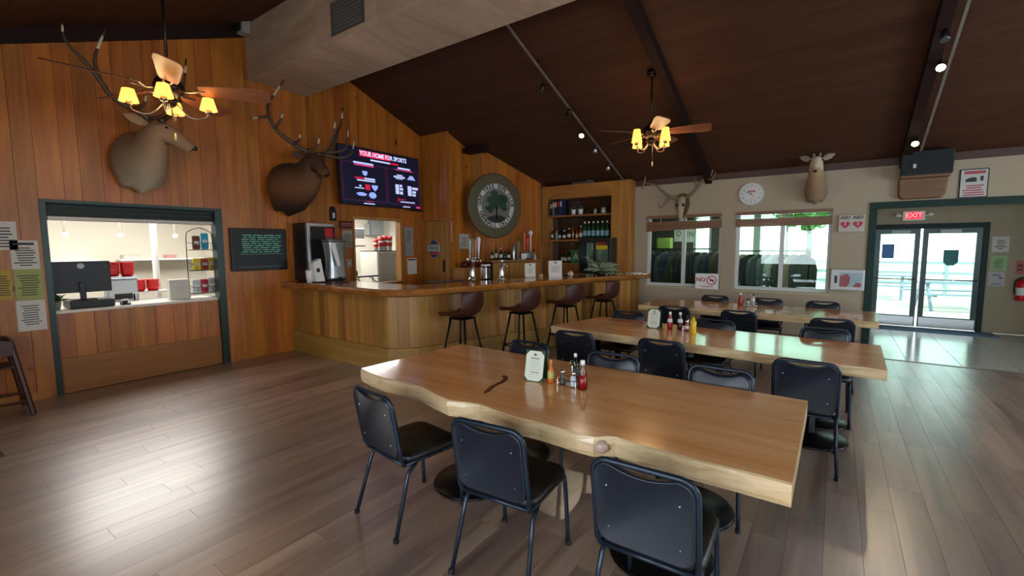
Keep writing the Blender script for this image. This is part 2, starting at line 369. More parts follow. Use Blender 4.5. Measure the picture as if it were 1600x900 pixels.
# ---- gable wall of knotty pine boards, with two kitchen hatches
def column(b, s0, s1, z0, z1f, P0, t, n, d0, d1):
    """upright slab between s0 and s1 along the wall line; top follows z1f"""
    def P(s, d): return (P0[0] + t[0] * s + n[0] * d, P0[1] + t[1] * s + n[1] * d)
    q = [P(s0, d0), P(s1, d0), P(s1, d1), P(s0, d1)]
    zt = [z1f(s0), z1f(s1), z1f(s1), z1f(s0)]
    b.hexa([(x, y, z0) for x, y in q], [(x, y, z) for (x, y), z in zip(q, zt)])
def board_wall(wall, P0, t, n, s0, s1, ztop, holes, mat, thick=.016, wmin=.13, wmax=.27, seed=1, z0=0.0, name='board'):
    rd = random.Random(seed); cuts = sorted({s0, s1} | {h for hh in holes for h in hh[:2]})
    for a, b in zip(cuts[:-1], cuts[1:]):
        s = a
        while s < b - 1e-4:
            wd = rd.uniform(wmin, wmax); e = s + wd
            if b - e < wmin * .6: e = b
            spans = [(z0, None)]
            for h0, h1, hz0, hz1 in holes:
                if s >= h0 - 1e-4 and e <= h1 + 1e-4: spans = ([(z0, hz0)] if hz0 > z0 + .01 else []) + [(hz1, None)]
            for za, zb in spans:
                m = MB(); column(m, s + .0015, e - .0015, za, (lambda q: ztop(q) - .004) if zb is None else (lambda q: zb), P0, t, n, 0, thick + rd.uniform(-.005, -.001))
                m.build(name, mat, wall)
            s = e
HATCH = (1.104, 2.972, 0.0, 2.285); HATCH2 = (5.215, 6.33, 1.02, 2.25)
wl = MB(); xb = XG - .016
def gcol(y0, y1, za, zb=None):
    ys = [y0] + ([RIDGE] if y0 < RIDGE < y1 else []) + [y1]
    for a, b in zip(ys[:-1], ys[1:]): column(wl, a, b, za, (lambda s: cz(s)) if zb is None else (lambda s: zb), (xb, 0), (0, 1), (1, 0), -.12, 0)
gcol(YR, HATCH[0], 0); gcol(HATCH[0], HATCH[1], HATCH[3]); gcol(HATCH[1], HATCH2[0], 0)
gcol(HATCH2[0], HATCH2[1], 0, HATCH2[2]); gcol(HATCH2[0], HATCH2[1], HATCH2[3]); gcol(HATCH2[1], 9.6, 0)
wall_left = struct(wl.build('wall_left', plain('board_backing', '#2b1808', .8)))
board_wall(wall_left, (xb, 0), (0, 1), (1, 0), -.6, 3.95, cz, [HATCH], M_PINE, seed=11)
board_wall(wall_left, (xb, 0), (0, 1), (1, 0), 3.95, 6.95, cz, [HATCH2], M_PINE, seed=12)
struct(MB().hexa([(XG, -.6, cz(-.6) - .17), (XG + .03, -.6, cz(-.6) - .17), (XG + .03, 3.45, cz(3.45) - .17), (XG, 3.45, cz(3.45) - .17)],
                 [(XG, -.6, cz(-.6)), (XG + .03, -.6, cz(-.6)), (XG + .03, 3.45, cz(3.45)), (XG, 3.45, cz(3.45))]).build('trim_gable', M_BEAM))
struct(MB().box(XG, XG + .015, -.6, HATCH[0] - .05, 0, .09).build('baseboard_left', M_TRIMW))

# ---- the boxed-out back-bar wall: return face with cupboard door, front face, slanted sign wall
YF = 6.95
wb = MB(); column(wb, 0, .70, 0, lambda s: cz(YF), (XG, YF + .016), (1, 0), (0, -1), -.1, 0)
wall_ret = struct(wb.build('wall_bar_return', MATS['board_backing']))
board_wall(wall_ret, (XG, YF + .016), (1, 0), (0, -1), 0, .76, lambda s: cz(YF), [(0.03, .74, 0, 2.28)], M_PINE, seed=5)
S1, S2, S3 = (-6.6, YF), (-6.28, 7.68), (-5.76, 9.25)
wb = MB(); column(wb, .02, .72, 0, lambda s: cz(YF + s), (S1[0] - .016, YF), (0, 1), (1, 0), -.1, -.002)
wall_f = struct(wb.build('wall_bar_front', MATS['board_backing']))
board_wall(wall_f, (S1[0] - .016, YF), (0, 1), (1, 0), 0, .73, lambda s: cz(YF + s), [], M_PINE, seed=6)
wb = MB(); column(wb, 0, .34, 0, lambda s: cz(7.68), (-6.62, 7.68), (1, 0), (0, -1), -.02, .0)
struct(wb.build('wall_bar_jog', M_TRIMZ))
SV = Vector((S3[0] - S2[0], S3[1] - S2[1])); SLEN = SV.length; st = tuple(SV / SLEN); sn = (st[1], -st[0])
SROT = math.atan2(st[1], st[0])          # local +x runs along the wall, local -y points into the room
wb = MB(); column(wb, 0, SLEN, 0, lambda s: cz(S2[1] + st[1] * s), (S2[0] - .016 * sn[0], S2[1] - .016 * sn[1]), st, sn, -.1, 0)
wall_s = struct(wb.build('wall_bar_sign', MATS['board_backing']))
board_wall(wall_s, (S2[0] - .016 * sn[0], S2[1] - .016 * sn[1]), st, sn, 0, SLEN, lambda s: cz(S2[1] + st[1] * s), [], M_PINE, seed=8)

struct(MB().box(-6.64, -6.582, YF - .012, YF + .04, 0, cz(YF) - .01).build('trim_bar_corner', M_TRIMZ))
struct(MB().box(-6.30, -6.262, 7.655, 7.70, 0, cz(7.68) - .01).build('trim_bar_jog', M_TRIMZ))
# ---- window wall (cream), with two windows and the wide entrance opening
W1 = (-3.31, -1.84, .87, 2.335); W2 = (-1.59, -.085, .87, 2.335); OPN = (.50, 3.6, 0, 2.30)
bw = MB()
def bcol(x0, x1, z0, z1): bw.box(x0, x1, YB, YB + .14, z0, z1)
top = cz(YB) + .05
bcol(-7.4, W1[0], 0, top); bcol(W1[0], W1[1], 0, W1[2]); bcol(W1[0], W1[1], W1[3], top); bcol(W1[1], W2[0], 0, top)
bcol(W2[0], W2[1], 0, W2[2]); bcol(W2[0], W2[1], W2[3], top); bcol(W2[1], OPN[0], 0, top); bcol(OPN[0], OPN[1], OPN[3], top); bcol(OPN[1], XR, 0, top)
struct(bw.build('wall_back', M_CREAM))
struct(MB().box(-3.57, XR, YB - .035, YB, cz(YB) - .10, cz(YB) + .03).build('trim_eave', plain('eave_board', '#4a3329', .6)))
struct(MB().box(-3.56, OPN[0] - .12, YB - .015, YB, 0, .1).build('baseboard_back', plain('base_trim', '#7d6d58', .6)))
struct(MB().frame(OPN[0] - .09, OPN[1] + .09, 0, OPN[3] + .10, YB - .03, YB - .001, .10, .09, 0, .11).build('trim_entrance_frame', M_GREEN, bevel=.004))
def window(name, W):
    x0, x1, z0, z1 = W; y = YB + .07
    f = MB().frame(x0 + .001, x1 - .001, z0 + .001, z1 - .001, y, y + .06, .06, .05, .06, .05)
    xm = (x0 + x1) / 2 + .015; f.box(xm - .035, xm + .035, y - .01, y + .055, z0 + .06, z1 - .05)
    o = struct(f.build(name, M_WFRAME))
    MB().box(x0 + .05, xm - .03, y + .028, y + .034, z0 + .05, z1 - .04).build('pane', M_GLASS, o)
    MB().box(xm + .03, x1 - .045, y + .028, y + .034, z0 + .05, z1 - .04).build('pane', M_GLASS, o)
    MB().box(x0 - .03, x1 + .02, YB - .035, YB - .001, z0 - .035, z0).build('window_sill', plain('sill_paint', '#b9a988', .5), o)
    return o
window('window_1', W1); window('window_2', W2)

# ---- entrance vestibule and glazed double door
vb = MB().box(.30, .50, YB + .14, YD + .12, 0, 2.75).build('wall_vestibule_left', M_CREAM); struct(vb)
D0, D1, DH = .60, 2.36, 2.13
struct(MB().box(.30, D0, YD, YD + .12, 0, 2.75).box(D0, D1, YD, YD + .12, DH, 2.75).box(D1, XR, YD, YD + .12, 0, 2.75).build('wall_vestibule', M_CREAM))
struct(MB().box(.30, XR, YB + .14, YD + .12, 2.70, 2.82).build('ceiling_vestibule', M_CREAM))
struct(MB().box(XR - .6, XR, YB + .14, YD, 0, 2.75).build('wall_vestibule_right', M_CREAM))
door = struct(MB().frame(D0 + .001, D1 - .001, 0, DH - .001, YD - .03, YD + .06, .06, .08, 0, .10).build('door_1', M_GREEN))
M_DOOR = plain('door_stile_green', '#1f3a36', .3, .2)
def leaf(x0, x1, handle_left):
    st_ = .085; f = MB().frame(x0, x1, .02, DH - .102, YD, YD + .045, st_, st_, .22, .10)
    d = f.build('door_leaf', M_DOOR, door)
    MB().box(x0 + st_ - .005, x1 - st_ + .005, YD + .018, YD + .026, .23, DH - .19).build('pane', M_GLASS, d)
    MB().box(x0 + .02, x1 - .02, YD - .006, YD, .03, .22).build('kick_plate', M_STEEL, d)
    pb = MB().cyl((x0 + .04, YD - .07, 1.0), (x1 - .04, YD - .07, 1.0), .013)
    pb.cyl((x0 + .06, YD - .07, 1.0), (x0 + .06, YD, 1.0), .016).cyl((x1 - .06, YD - .07, 1.0), (x1 - .06, YD, 1.0), .016).build('push_bar', M_CHROME, d, True)
    MB().box(x0 + .25, x0 + .55, YD - .05, YD, DH - .19, DH - .13).build('door_closer', plain('closer_grey', '#8d9490', .4, .3), d)
leaf(D0 + .063, 1.375, False); leaf(1.415, D1 - .083, True)
MB().box(.78, .98, YD + .014, YD + .017, 1.42, 1.72).build('notice_sheet', paper_glow('blue_notice', '#7f9cc4'), door)
b_ = MB(); b_.prism([(1.74, 1.60), (1.96, 1.60), (1.96, 1.36), (1.90, 1.29), (1.80, 1.29), (1.74, 1.36)], YD + .013, YD + .017, 'xz'); b_.build('shield_sticker', paper_glow('teal_sticker', '#6f9a9c'), door)
tag(MB().box(.62, 2.50, 11.80, 12.33, .001, .012).build('door_mat', plain('blue_grey_mat', '#5f7797', .9, var=.15, scale=60)), 'blue grey mat lying inside the glass entrance doors', 'mat')

# ---- walls behind the camera (their windows give the daylight)
rw = MB()
def rcol(x0, x1, z0, z1): rw.box(x0, x1, YR - .14, YR, z0, z1)
rt_ = cz(YR) + .1
rcol(XG - .1, -2.5, 0, rt_); rcol(-2.5, -.1, 0, .95); rcol(-2.5, -.1, 2.25, rt_); rcol(-.1, .7, 0, rt_); rcol(.7, 3.1, 0, .95); rcol(.7, 3.1, 2.25, rt_); rcol(3.1, XR, 0, rt_)
struct(rw.build('wall_rear', M_CREAM))
ew = MB()
for y0, y1, z0, z1 in ((YR, 1.8, 0, 6), (1.8, 4.2, 0, .95), (1.8, 4.2, 2.25, 6), (4.2, 5.4, 0, 6), (5.4, 7.8, 0, .95), (5.4, 7.8, 2.25, 6), (7.8, YB, 0, 6)):
    ys = [y0] + ([RIDGE] if y0 < RIDGE < y1 else []) + [y1]
    for a, b in zip(ys[:-1], ys[1:]): column(ew, a, b, z0, (lambda s: cz(s)) if z1 > 5 else (lambda s: z1), (XR, 0), (0, 1), (1, 0), 0, .12)
struct(ew.build('wall_right', M_CREAM))

# ---- kitchen shell behind the gable wall
KX = -10.6
struct(MB().box(KX - .1, KX, -.6, 8.7, 0, 2.8).build('wall_kitchen_back', M_KITW))
struct(MB().box(KX, XG - .14, -.7, -.6, 0, 2.8).build('wall_kitchen_left', M_KITW))
struct(MB().box(KX, XG - .14, 8.7, 8.8, 0, 2.8).build('wall_kitchen_right', plain('kitchen_white', '#dcdcd2', .6)))
struct(MB().box(KX, XG - .14, 3.9, 4.0, 0, 2.8).build('wall_kitchen_middle', M_KITW))
struct(MB().box(KX - .1, XG - .13, -.7, 8.8, 2.75, 2.85).build('ceiling_kitchen', plain('kitchen_ceiling', '#d8d4c8', .8)))
struct(MB().box(KX - .1, XG - .1, -.7, 8.8, -.12, 0).build('floor_kitchen', plain('kitchen_floor', '#6e6a62', .6)))

# ---- hatch 1: green channels, rolling shutter, counter, boarded front
hy0, hy1, hz = HATCH[0], HATCH[1], HATCH[3]
struct(MB().box(XG - .14, XG + .012, hy0 - .003, hy0 + .05, 0, hz + .003).box(XG - .14, XG + .012, hy1 - .09, hy1 + .003, 0, hz + .003).box(XG - .14, XG + .012, hy0 + .0501, hy1 - .0901, hz - .035, hz + .003).build('trim_hatch', plain('hatch_green', '#1b312c', .35, .3)))
sh = thing('rolling_shutter', 'grey green rolling shutter pulled up at the top of the kitchen hatch', 'shutter', (XG - .07, (hy0 + hy1) / 2, 2.05), PI / 2)
hw = (hy1 - hy0) / 2 - .06
M_SHUT = plain('shutter_slat', '#3c4a49', .4, .5)
for k in range(4): MB().prism([(0, 0), (.012, .006), (.016, .026), (.010, .046), (0, .052), (-.008, .026)], -hw, hw, 'yz').build('slat', M_SHUT, sh, loc=(0, 0, .05 + .052 * k))
MB().box(-hw, hw, -.03, .02, 0, .05).build('bottom_bar', plain('shutter_bar', '#8b8178', .35, .7), sh, bevel=.005)
kc = thing('hatch_counter', 'boarded wooden counter front below the kitchen hatch', 'counter', (XG - .05, 0, 0))
MB().box(-.55, .0, hy0 + .05, hy1 - .09, .955, .99).build('counter_top', plain('white_laminate', '#d9d5cc', .3), kc, bevel=.004)
rd = random.Random(4); y = hy0 + .05
while y < hy1 - .1:
    e = min(y + rd.uniform(.13, .26), hy1 - .09)
    if hy1 - .09 - e < .08: e = hy1 - .09
    MB().box(-.02, .0 + rd.uniform(-.002, .003), y + .0015, e - .0015, .42, .955).build('board', M_PINE, kc); y = e
MB().box(-.02, .008, hy0 + .05, hy1 - .09, 0, .418).build('kick_board', wood('kick_board_wood', '#7d4a1c', '#a0662c', 'y', .45, 6, .07, .1), kc)
MB().box(-.55, -.02, hy0 + .06, hy1 - .1, 0.001, .954).build('cabinet_body', MATS['board_backing'], kc)

# ---- hatch 2: wooden frame with white jambs
a, b_, c, d = HATCH2
struct(MB().box(XG - .13, XG + .03, b_ - .03, b_ + .05, c, d).box(XG - .13, XG + .03, a - .04, a + .002, c, d).box(XG - .13, XG + .03, a - .04, b_ + .05, d, d + .05).box(XG - .13, XG + .05, a - .04, b_ + .05, c - .05, c).build('trim_hatch_small', M_TRIMZ, bevel=.004))

# ---- boxed duct along the ridge, of pale panels
duct = thing('ceiling_duct', 'long boxed duct of pale plywood panels under the ridge', 'duct', (0, 0, 4.24))
DX = [XG + .002, -5.50, -4.30, -3.05, -1.80, -.55, .70, 1.95, 3.2, XR]
M_DUCT2 = wood('pale_duct_soffit', '#9c8470', '#c0a68e', 'y', .6, 3, .2, .06)
for x0, x1 in zip(DX[:-1], DX[1:]):
    MB().box(x0 + .002, x1 - .002, 3.47, 4.37, 0, .018).build('soffit_panel', M_DUCT2, duct)
    MB().box(x0 + .002, x1 - .002, 3.452, 3.47, 0, .78).build('side_panel', M_DUCT, duct)
    MB().box(x0 + .002, x1 - .002, 4.37, 4.388, 0, .78).build('side_panel', M_DUCT, duct)
g = MB().box(-5.16, -4.52, 3.438, 3.452, .05, .43).build('vent_frame', plain('vent_grey', '#565450', .5, .3), duct)
for k in range(9): MB().box(-5.12, -4.56, 3.430, 3.440, .075 + .04 * k, .092 + .04 * k).build('louvre', plain('vent_louvre', '#77736c', .5, .3), g)

# ================================================================== TABLES
def slab_table(label, top_poly, ztop, th, legs, front_n, loc=(0, 0, 0)):
    """front_n: how many points of the outline (from the start) are the wany live edge"""
    t = thing('slab_table', label, 'table', loc, 0, 'long slab tables')
    n = len(top_poly); cx = sum(p[0] for p in top_poly) / n; cy = sum(p[1] for p in top_poly) / n
    rd = random.Random(n)
    rings = []
    for z, k in ((ztop - th, .0), (ztop - th * .75, .012), (ztop - th * .3, .016), (ztop - .006, .006), (ztop, .0)):
        r = []
        for i, (x, y) in enumerate(top_poly):
            q = k if i < front_n else 0
            wob = (rd.uniform(-.008, .008) if (i < front_n and 0 < k) else 0)
            r.append((x, y - q + wob, z))
        rings.append(r)
    m = MB(); m.slot(1); m.rings(rings, False)
    m.slot(0); m.add(rings[-1], [tuple(range(n))]); m.slot(1); m.add(rings[0], [tuple(range(n))[::-1]])
    m.build('tabletop', [M_SLAB, M_SLABEDGE], t)
    for x, y in legs:
        l_ = MB().lathe([(.045, .03), (.038, .06), (.038, ztop - th - .03)], 14, (x, y, 0)).build('leg', M_BLACKM, t, True)
        MB().lathe([(.27, 0), (.285, .008), (.275, .022), (.10, .04), (.05, .06)], 28, (x, y, 0)).build('base', M_BLACKM, t, True)
        MB().box(x - .26, x + .26, y - .03, y + .03, ztop - th - .035, ztop - th).box(x - .03, x + .03, y - .26, y + .26, ztop - th - .034, ztop - th - .001).build('top_bracket', M_BLACKM, t)
    return t
def wavy(x0, x1, f, n, amp, seed):
    rd = random.Random(seed); ph = [rd.uniform(0, 6) for _ in range(3)]
    return [(x0 + (x1 - x0) * k / n, f(x0 + (x1 - x0) * k / n) + amp * (math.sin(k * .9 + ph[0]) * .5 + math.sin(k * .37 + ph[1]) + .4 * math.sin(k * 2.1 + ph[2]))) for k in range(n + 1)]
F1 = [(-3.03, 2.17), (-2.85, 2.125), (-2.67, 2.10), (-2.45, 2.115), (-2.27, 2.105), (-2.10, 2.055), (-1.94, 2.02), (-1.82, 2.05), (-1.72, 2.075), (-1.58, 2.045), (-1.42, 2.03), (-1.28, 2.04), (-1.16, 2.035), (-1.04, 2.025), (-.95, 2.03), (-.90, 2.075), (-.86, 2.095), (-.73, 2.078), (-.60, 2.082), (-.46, 2.077), (-.30, 2.082), (-.10, 2.08)]
t1 = slab_table('big live-edge slab table nearest the viewer with a wavy front edge', F1 + [(-.10, 3.27), (-1.0, 3.285), (-2.0, 3.275), (-2.97, 3.285)], .76, .105,
                [(-2.10, 2.42), (-.72, 2.42), (-2.10, 2.98), (-.72, 2.98)], len(F1))
MB().ball((-.925, 2.055, .71), (.045, .035, .035), 12, 7).build('burl_knot', plain('pale_burl', '#c9a89a', .3, var=.2), t1, True)
ck = MB(); ck.tube(spline([(-1.98, 2.64, .7605), (-1.93, 2.61, .7605), (-1.89, 2.52, .7605), (-1.88, 2.40, .7605), (-1.83, 2.24, .7605)], 4), [(.004, .0006)] + [(.019, .0006)] * 15 + [(.004, .0006)], 6)
ck.build('crack_line', plain('dark_resin', '#6d3210', .25), t1)
f2 = wavy(-2.76, .36, lambda x: 4.66 - .075 * (x + 2.76), 22, .012, 3)
slab_table('middle slab table with a mustard bottle and menu holder on it', f2 + [(.385, 5.49), (-1.2, 5.56), (-2.55, 5.66)], .76, .085, [(-2.25, 4.88), (-.12, 4.72), (-2.20, 5.38), (-.12, 5.22)], len(f2))
f3 = wavy(-2.58, .47, lambda x: 7.15, 22, .012, 5)
slab_table('far slab table standing along the window wall', f3 + [(.50, 8.22), (-1.0, 8.20), (-2.55, 8.20)], .76, .085, [(-2.1, 7.42), (0.0, 7.42), (-2.1, 7.95), (0.0, 7.95)], len(f3))

# ================================================================== CHAIRS
def make_chair():
    t = thing('dining_chair', '', 'chair', group='black padded chairs at the slab tables')
    def yb(z): return -.205 - (z - .45) * .17
    # seat cushion
    MB().rings([[(x, y, z) for x, y in rrect(-.22 + k, .22 - k, -.19 + k, .24 - k, .07, 4)] for z, k in ((.435, .012), (.44, .0), (.468, .0), (.482, .014), (.487, .05))]).build('seat', M_VINYLS, t, True)
    # backrest pad: rounded, its top edge dips in the middle so that the rail above it can be gripped
    out = []
    for x, z in rrect(-.202, .202, .470, .846, .062, 5):
        if z > 2: pass
        out.append((x, z))
    # add points along the top edge for the dip
    top_i = [i for i, (x, z) in enumerate(out) if z > .825]
    pts = []
    for i, (x, z) in enumerate(out):
        pts.append((x, z))
        if i + 1 < len(out) and z > .84 and out[i + 1][1] > .84 and x > 0 > out[i + 1][0]:
            for k in range(1, 10):
                u = x + (out[i + 1][0] - x) * k / 10; pts.append((u, .846 - .030 * max(0, 1 - (abs(u) / .138) ** 2)))
    ctr = (0, .655)
    rings = []
    for off, kx in ((-.018, .965), (-.020, .99), (-.004, 1.0), (.010, 1.0), (.024, .97), (.030, .88)):
        rings.append([(ctr[0] + (x - ctr[0]) * kx, yb(ctr[1] + (z - ctr[1]) * kx) + off, ctr[1] + (z - ctr[1]) * kx) for x, z in pts])
    MB().rings(rings).build('backrest', M_VINYL, t, True)
    for sx in (-.145, .145):
        for z in (.55, .745): MB().ball((sx, yb(z) - .019, z), (.004, .003, .004), 6, 4).build('screw', M_STEEL, t)
    # tube round the back
    p = [(-.17, -.10, .425), (-.20, -.19, .43), (-.208, yb(.48), .47)]
    p += [(-.208, yb(z), z) for z in (.55, .65, .75)]
    for k in range(6): a = PI - PI / 2 * k / 5; z = .788 + .065 * math.sin(a); p.append((-.143 + .065 * math.cos(a), yb(z), z))
    q = p + [(-x, y, z) for x, y, z in p[::-1]]
    MB().tube(q, .0125, 8, True, (0, 1, 0)).build('back_frame', M_CHAIRF, t, True)
    fr = MB()
    for s in (-1, 1): fr.tube([(s * .20, -.19, .425), (s * .20, .18, .425)], .011, 8)
    fr.tube([(-.20, -.185, .425), (.20, -.185, .425)], .011, 8); fr.tube([(-.20, .16, .425), (.20, .16, .425)], .010, 8)
    fr.build('seat_frame', M_CHAIRF, t, True)
    for s in (-1, 1):
        MB().tube(spline([(s * .20, .10, .425), (s * .20, .19, .42), (s * .203, .225, .385), (s * .215, .25, .006)], 4), .0125, 8).build('leg', M_CHAIRF, t, True)
        MB().tube([(s * .20, -.10, .42), (s * .203, -.165, .37), (s * .225, -.275, .006)], .0125, 8).build('leg', M_CHAIRF, t, True)
        for y in (.25, -.275): MB().lathe([(.017, 0), (.017, .02), (.013, .024)], 8, (s * (.215 if y > 0 else .225), y, 0)).build('foot_cap', M_BLACK, t)
    return t
CH = make_chair()
spots = [
 (-2.20, 1.93, -7, 'black padded chair at the near side of the front table, leftmost, seat showing'),
 (-1.375, 1.93, 5, 'black padded chair at the near side of the front table, middle of three'),
 (-.585, 1.94, 2, 'black padded chair at the front table, cut off by the bottom edge of the view'),
 (-2.23, 3.10, 178, 'dark chair behind the front table, its top just showing left of the green menu holder'),
 (-1.40, 3.10, 184, 'dark chair behind the front table, its top just showing right of the ketchup bottle'),
 (-.62, 3.12, 181, 'dark chair behind the front table with a blue shining top rail, nearest the table end'),
 (-2.12, 4.29, 2, 'black chair at the near side of the middle table, leftmost, behind the hot sauce'),
 (-1.25, 4.36, -3, 'black chair at the near side of the middle table, middle of three'),
 (-.145, 4.22, 0, 'black chair at the near side of the middle table, rightmost, before the table end'),
 (-2.19, 5.40, 180, 'black chair behind the middle table, its top left of the menu holder'),
 (-1.12, 5.32, 177, 'black chair behind the middle table, its top right of the mustard bottle'),
 (-.05, 5.38, 182, 'black chair on the far side of the middle table, nearest the entrance'),
 (-1.85, 6.77, 3, 'black chair at the near side of the far table, leftmost'),
 (-1.00, 6.79, -2, 'black chair at the near side of the far table, middle of three'),
 (-.01, 6.66, 2, 'black chair at the near side of the far table, rightmost'),
 (-1.66, 8.04, 180, 'dark chair behind the far table below the left window, only its top rail showing'),
 (-.85, 8.02, 184, 'dark chair behind the far table just right of the condiment bottles'),
 (-.14, 8.00, 178, 'dark chair behind the far table below the right end of the right window'),
]
for i, (x, y, a, lb) in enumerate(spots):
    if i == 0: CH.location = (x, y, 0); CH.rotation_euler = (0, 0, math.radians(a)); CH['label'] = lb
    else: dup(CH, (x, y, 0), math.radians(a), lb)

# ================================================================== BAR
BA, BB, BC, BE = (XG, 3.97), (-4.93, 3.97), (-4.63, 4.25), (-3.25, 9.0)
bt = Vector((BE[0] - BC[0], BE[1] - BC[1])).normalized(); bn = Vector((bt.y, -bt.x))
def bo(p, d, s=0): return (p[0] + bn.x * d + bt.x * s, p[1] + bn.y * d + bt.y * s)
bar = thing('bar_counter', 'long L-shaped bar front of upright wooden boards with a base board', 'bar', (0, 0, 0))
inner_c = (-4.96, 4.52)
MB().prism([(XG + .02, 3.99), (-4.94, 3.99), (-4.65, 4.26), bo(BE, -.02), bo(BE, -.36), (-4.93, 4.50), (XG + .02, 4.50)], .0, 1.055).build('carcass', MATS['board_backing'], bar)
rd = random.Random(9)
M_BASEB = wood('bar_base_board', '#8a6526', '#b08a42', 'x', .4, 5, .08, .1)
def boards_along(P, Q, wmin, wmax):
    v = Vector((Q[0] - P[0], Q[1] - P[1])); L = v.length; t = v / L; n = Vector((t.y, -t.x)); s = 0
    while s < L - 1e-3:
        e = s + rd.uniform(wmin, wmax)
        if L - e < .07: e = L
        m = MB(); column(m, s + .001, e - .001, .333, lambda q: 1.058, P, tuple(t), tuple(n), -.018, rd.uniform(-.002, .003)); m.build('board', M_CEDAR, bar); s = e
    m = MB(); column(m, -.012, L + .012, 0, lambda q: .33, P, tuple(t), tuple(n), -.02, .022); m.build('base_board', M_BASEB, bar)
boards_along((XG + .02, 3.97), BB, .07, .17); boards_along(BB, BC, .12, .16); boards_along(BC, BE, .09, .20)
boards_along(BE, bo(BE, -.36), .12, .18)
# bar top slab with live edge
rd = random.Random(2)
outer = [(XG + .003, 3.80), (-7.0, 3.79), (-6.6, 3.815), (-6.2, 3.80), (-5.9, 3.78), (-5.6, 3.80), (-5.3, 3.80), (-5.05, 3.775), (-4.82, 3.79), (-4.60, 3.88), (-4.46, 4.02), bo(BC, .245)]
L_ = Vector((BE[0] - BC[0], BE[1] - BC[1])).length
k = .25
while k < L_ + .05:
    w_ = .245 + .014 * math.sin(k * 3.1) + rd.uniform(-.012, .012)
    if 1.40 < k < 1.62: w_ -= .05
    if 1.25 < k < 1.40 or 1.62 < k < 1.78: w_ += .03
    outer.append(bo(BC, w_, k)); k += .1
poly = outer + [bo(BE, .20, .10), bo(BE, -.40, .08), inner_c, (XG + .003, 4.52)]
n = len(poly); no_ = len(outer)
rings = []
for z, q in ((1.06, .05), (1.085, .012), (1.13, 0), (1.158, .008), (1.165, .02)):
    r = []
    for i, (x, y) in enumerate(poly):
        if 0 < i < no_:
            nn = Vector((0, -1)) if i < 8 else (Vector((.6, -.8)) if i < 11 else bn)
            x, y = x - nn.x * q, y - nn.y * q
        r.append((x, y, z))
    rings.append(r)
tag(MB().rings(rings).build('wooden_worktop', M_BARTOP), 'glossy live-edge wooden bar top running round the corner of the bar', 'worktop')

# ---- bar stools
def make_stool():
    t = thing('bar_stool', '', 'stool', group='brown bar stools in a row along the bar')
    sz = .78
    prof = [(.24, -.012), (.235, .012), (.19, .022), (.10, .012), (0, .0), (-.10, .004), (-.165, .03), (-.205, .08), (-.228, .15), (-.243, .23), (-.252, .30), (-.252, .325), (-.247, .335)]
    nu = 11; v = []; f = []
    for j, (y, z) in enumerate(prof):
        k = j / (len(prof) - 1); back = max(0, (j - 4) / 8)
        for i in range(nu):
            u = -1 + 2 * i / (nu - 1)
            hw_ = .228 + .02 * math.sin(PI * k) - .010 * back
            dz = (.035 + .05 * max(0, 1 - abs(j - 6) / 4)) * u ** 4 * (1 - back * .4) - (.03 * u ** 4 * back)
            dy = .11 * back * u * u
            v.append((hw_ * u, y + dy, sz + z + dz))
    for j in range(len(prof) - 1):
        for i in range(nu - 1): a = j * nu + i; f.append((a, a + 1, a + nu + 1, a + nu))
    m = MB(); m.add(v, f); m.build('seat_shell', M_LEATHER, t, True, solid=.04, sub=1)
    MB().box(-.13, .13, -.13, .13, sz - .045, sz - .022).build('seat_plate', M_BLACKM, t)
    feet = [(-.22, .23), (.22, .23), (.22, -.23), (-.22, -.23)]
    for x, y in feet: MB().tube([(x * .5, y * .5, sz - .03), (x, y, .004)], .0145, 8).build('leg', M_BLACKM, t, True)
    r = MB(); k = .5 + .5 * (1 - .26 / sz)
    for i in range(4):
        p, q = feet[i], feet[(i + 1) % 4]; r.tube([(p[0] * .84, p[1] * .84, .27), (q[0] * .84, q[1] * .84, .27)], .010, 8)
    r.build('foot_rest', M_BLACKM, t, True)
    return t
ST = make_stool()
slabels = ['brown bucket-seat bar stool nearest the bar corner', 'brown bucket-seat bar stool with its whole foot rest showing, second from the bar corner',
           'brown bucket-seat bar stool third from the bar corner', 'brown bucket-seat bar stool farthest along the bar by the window wall']
for i, (x, y, a) in enumerate(((-4.13, 4.60, 94), (-3.74, 5.46, 88), (-3.56, 6.48, 80), (-3.33, 7.45, 84))):
    if i == 0: ST.location = (x, y, 0); ST.rotation_euler = (0, 0, math.radians(a)); ST['label'] = slabels[0]
    else: dup(ST, (x, y, 0), math.radians(a), slabels[i])

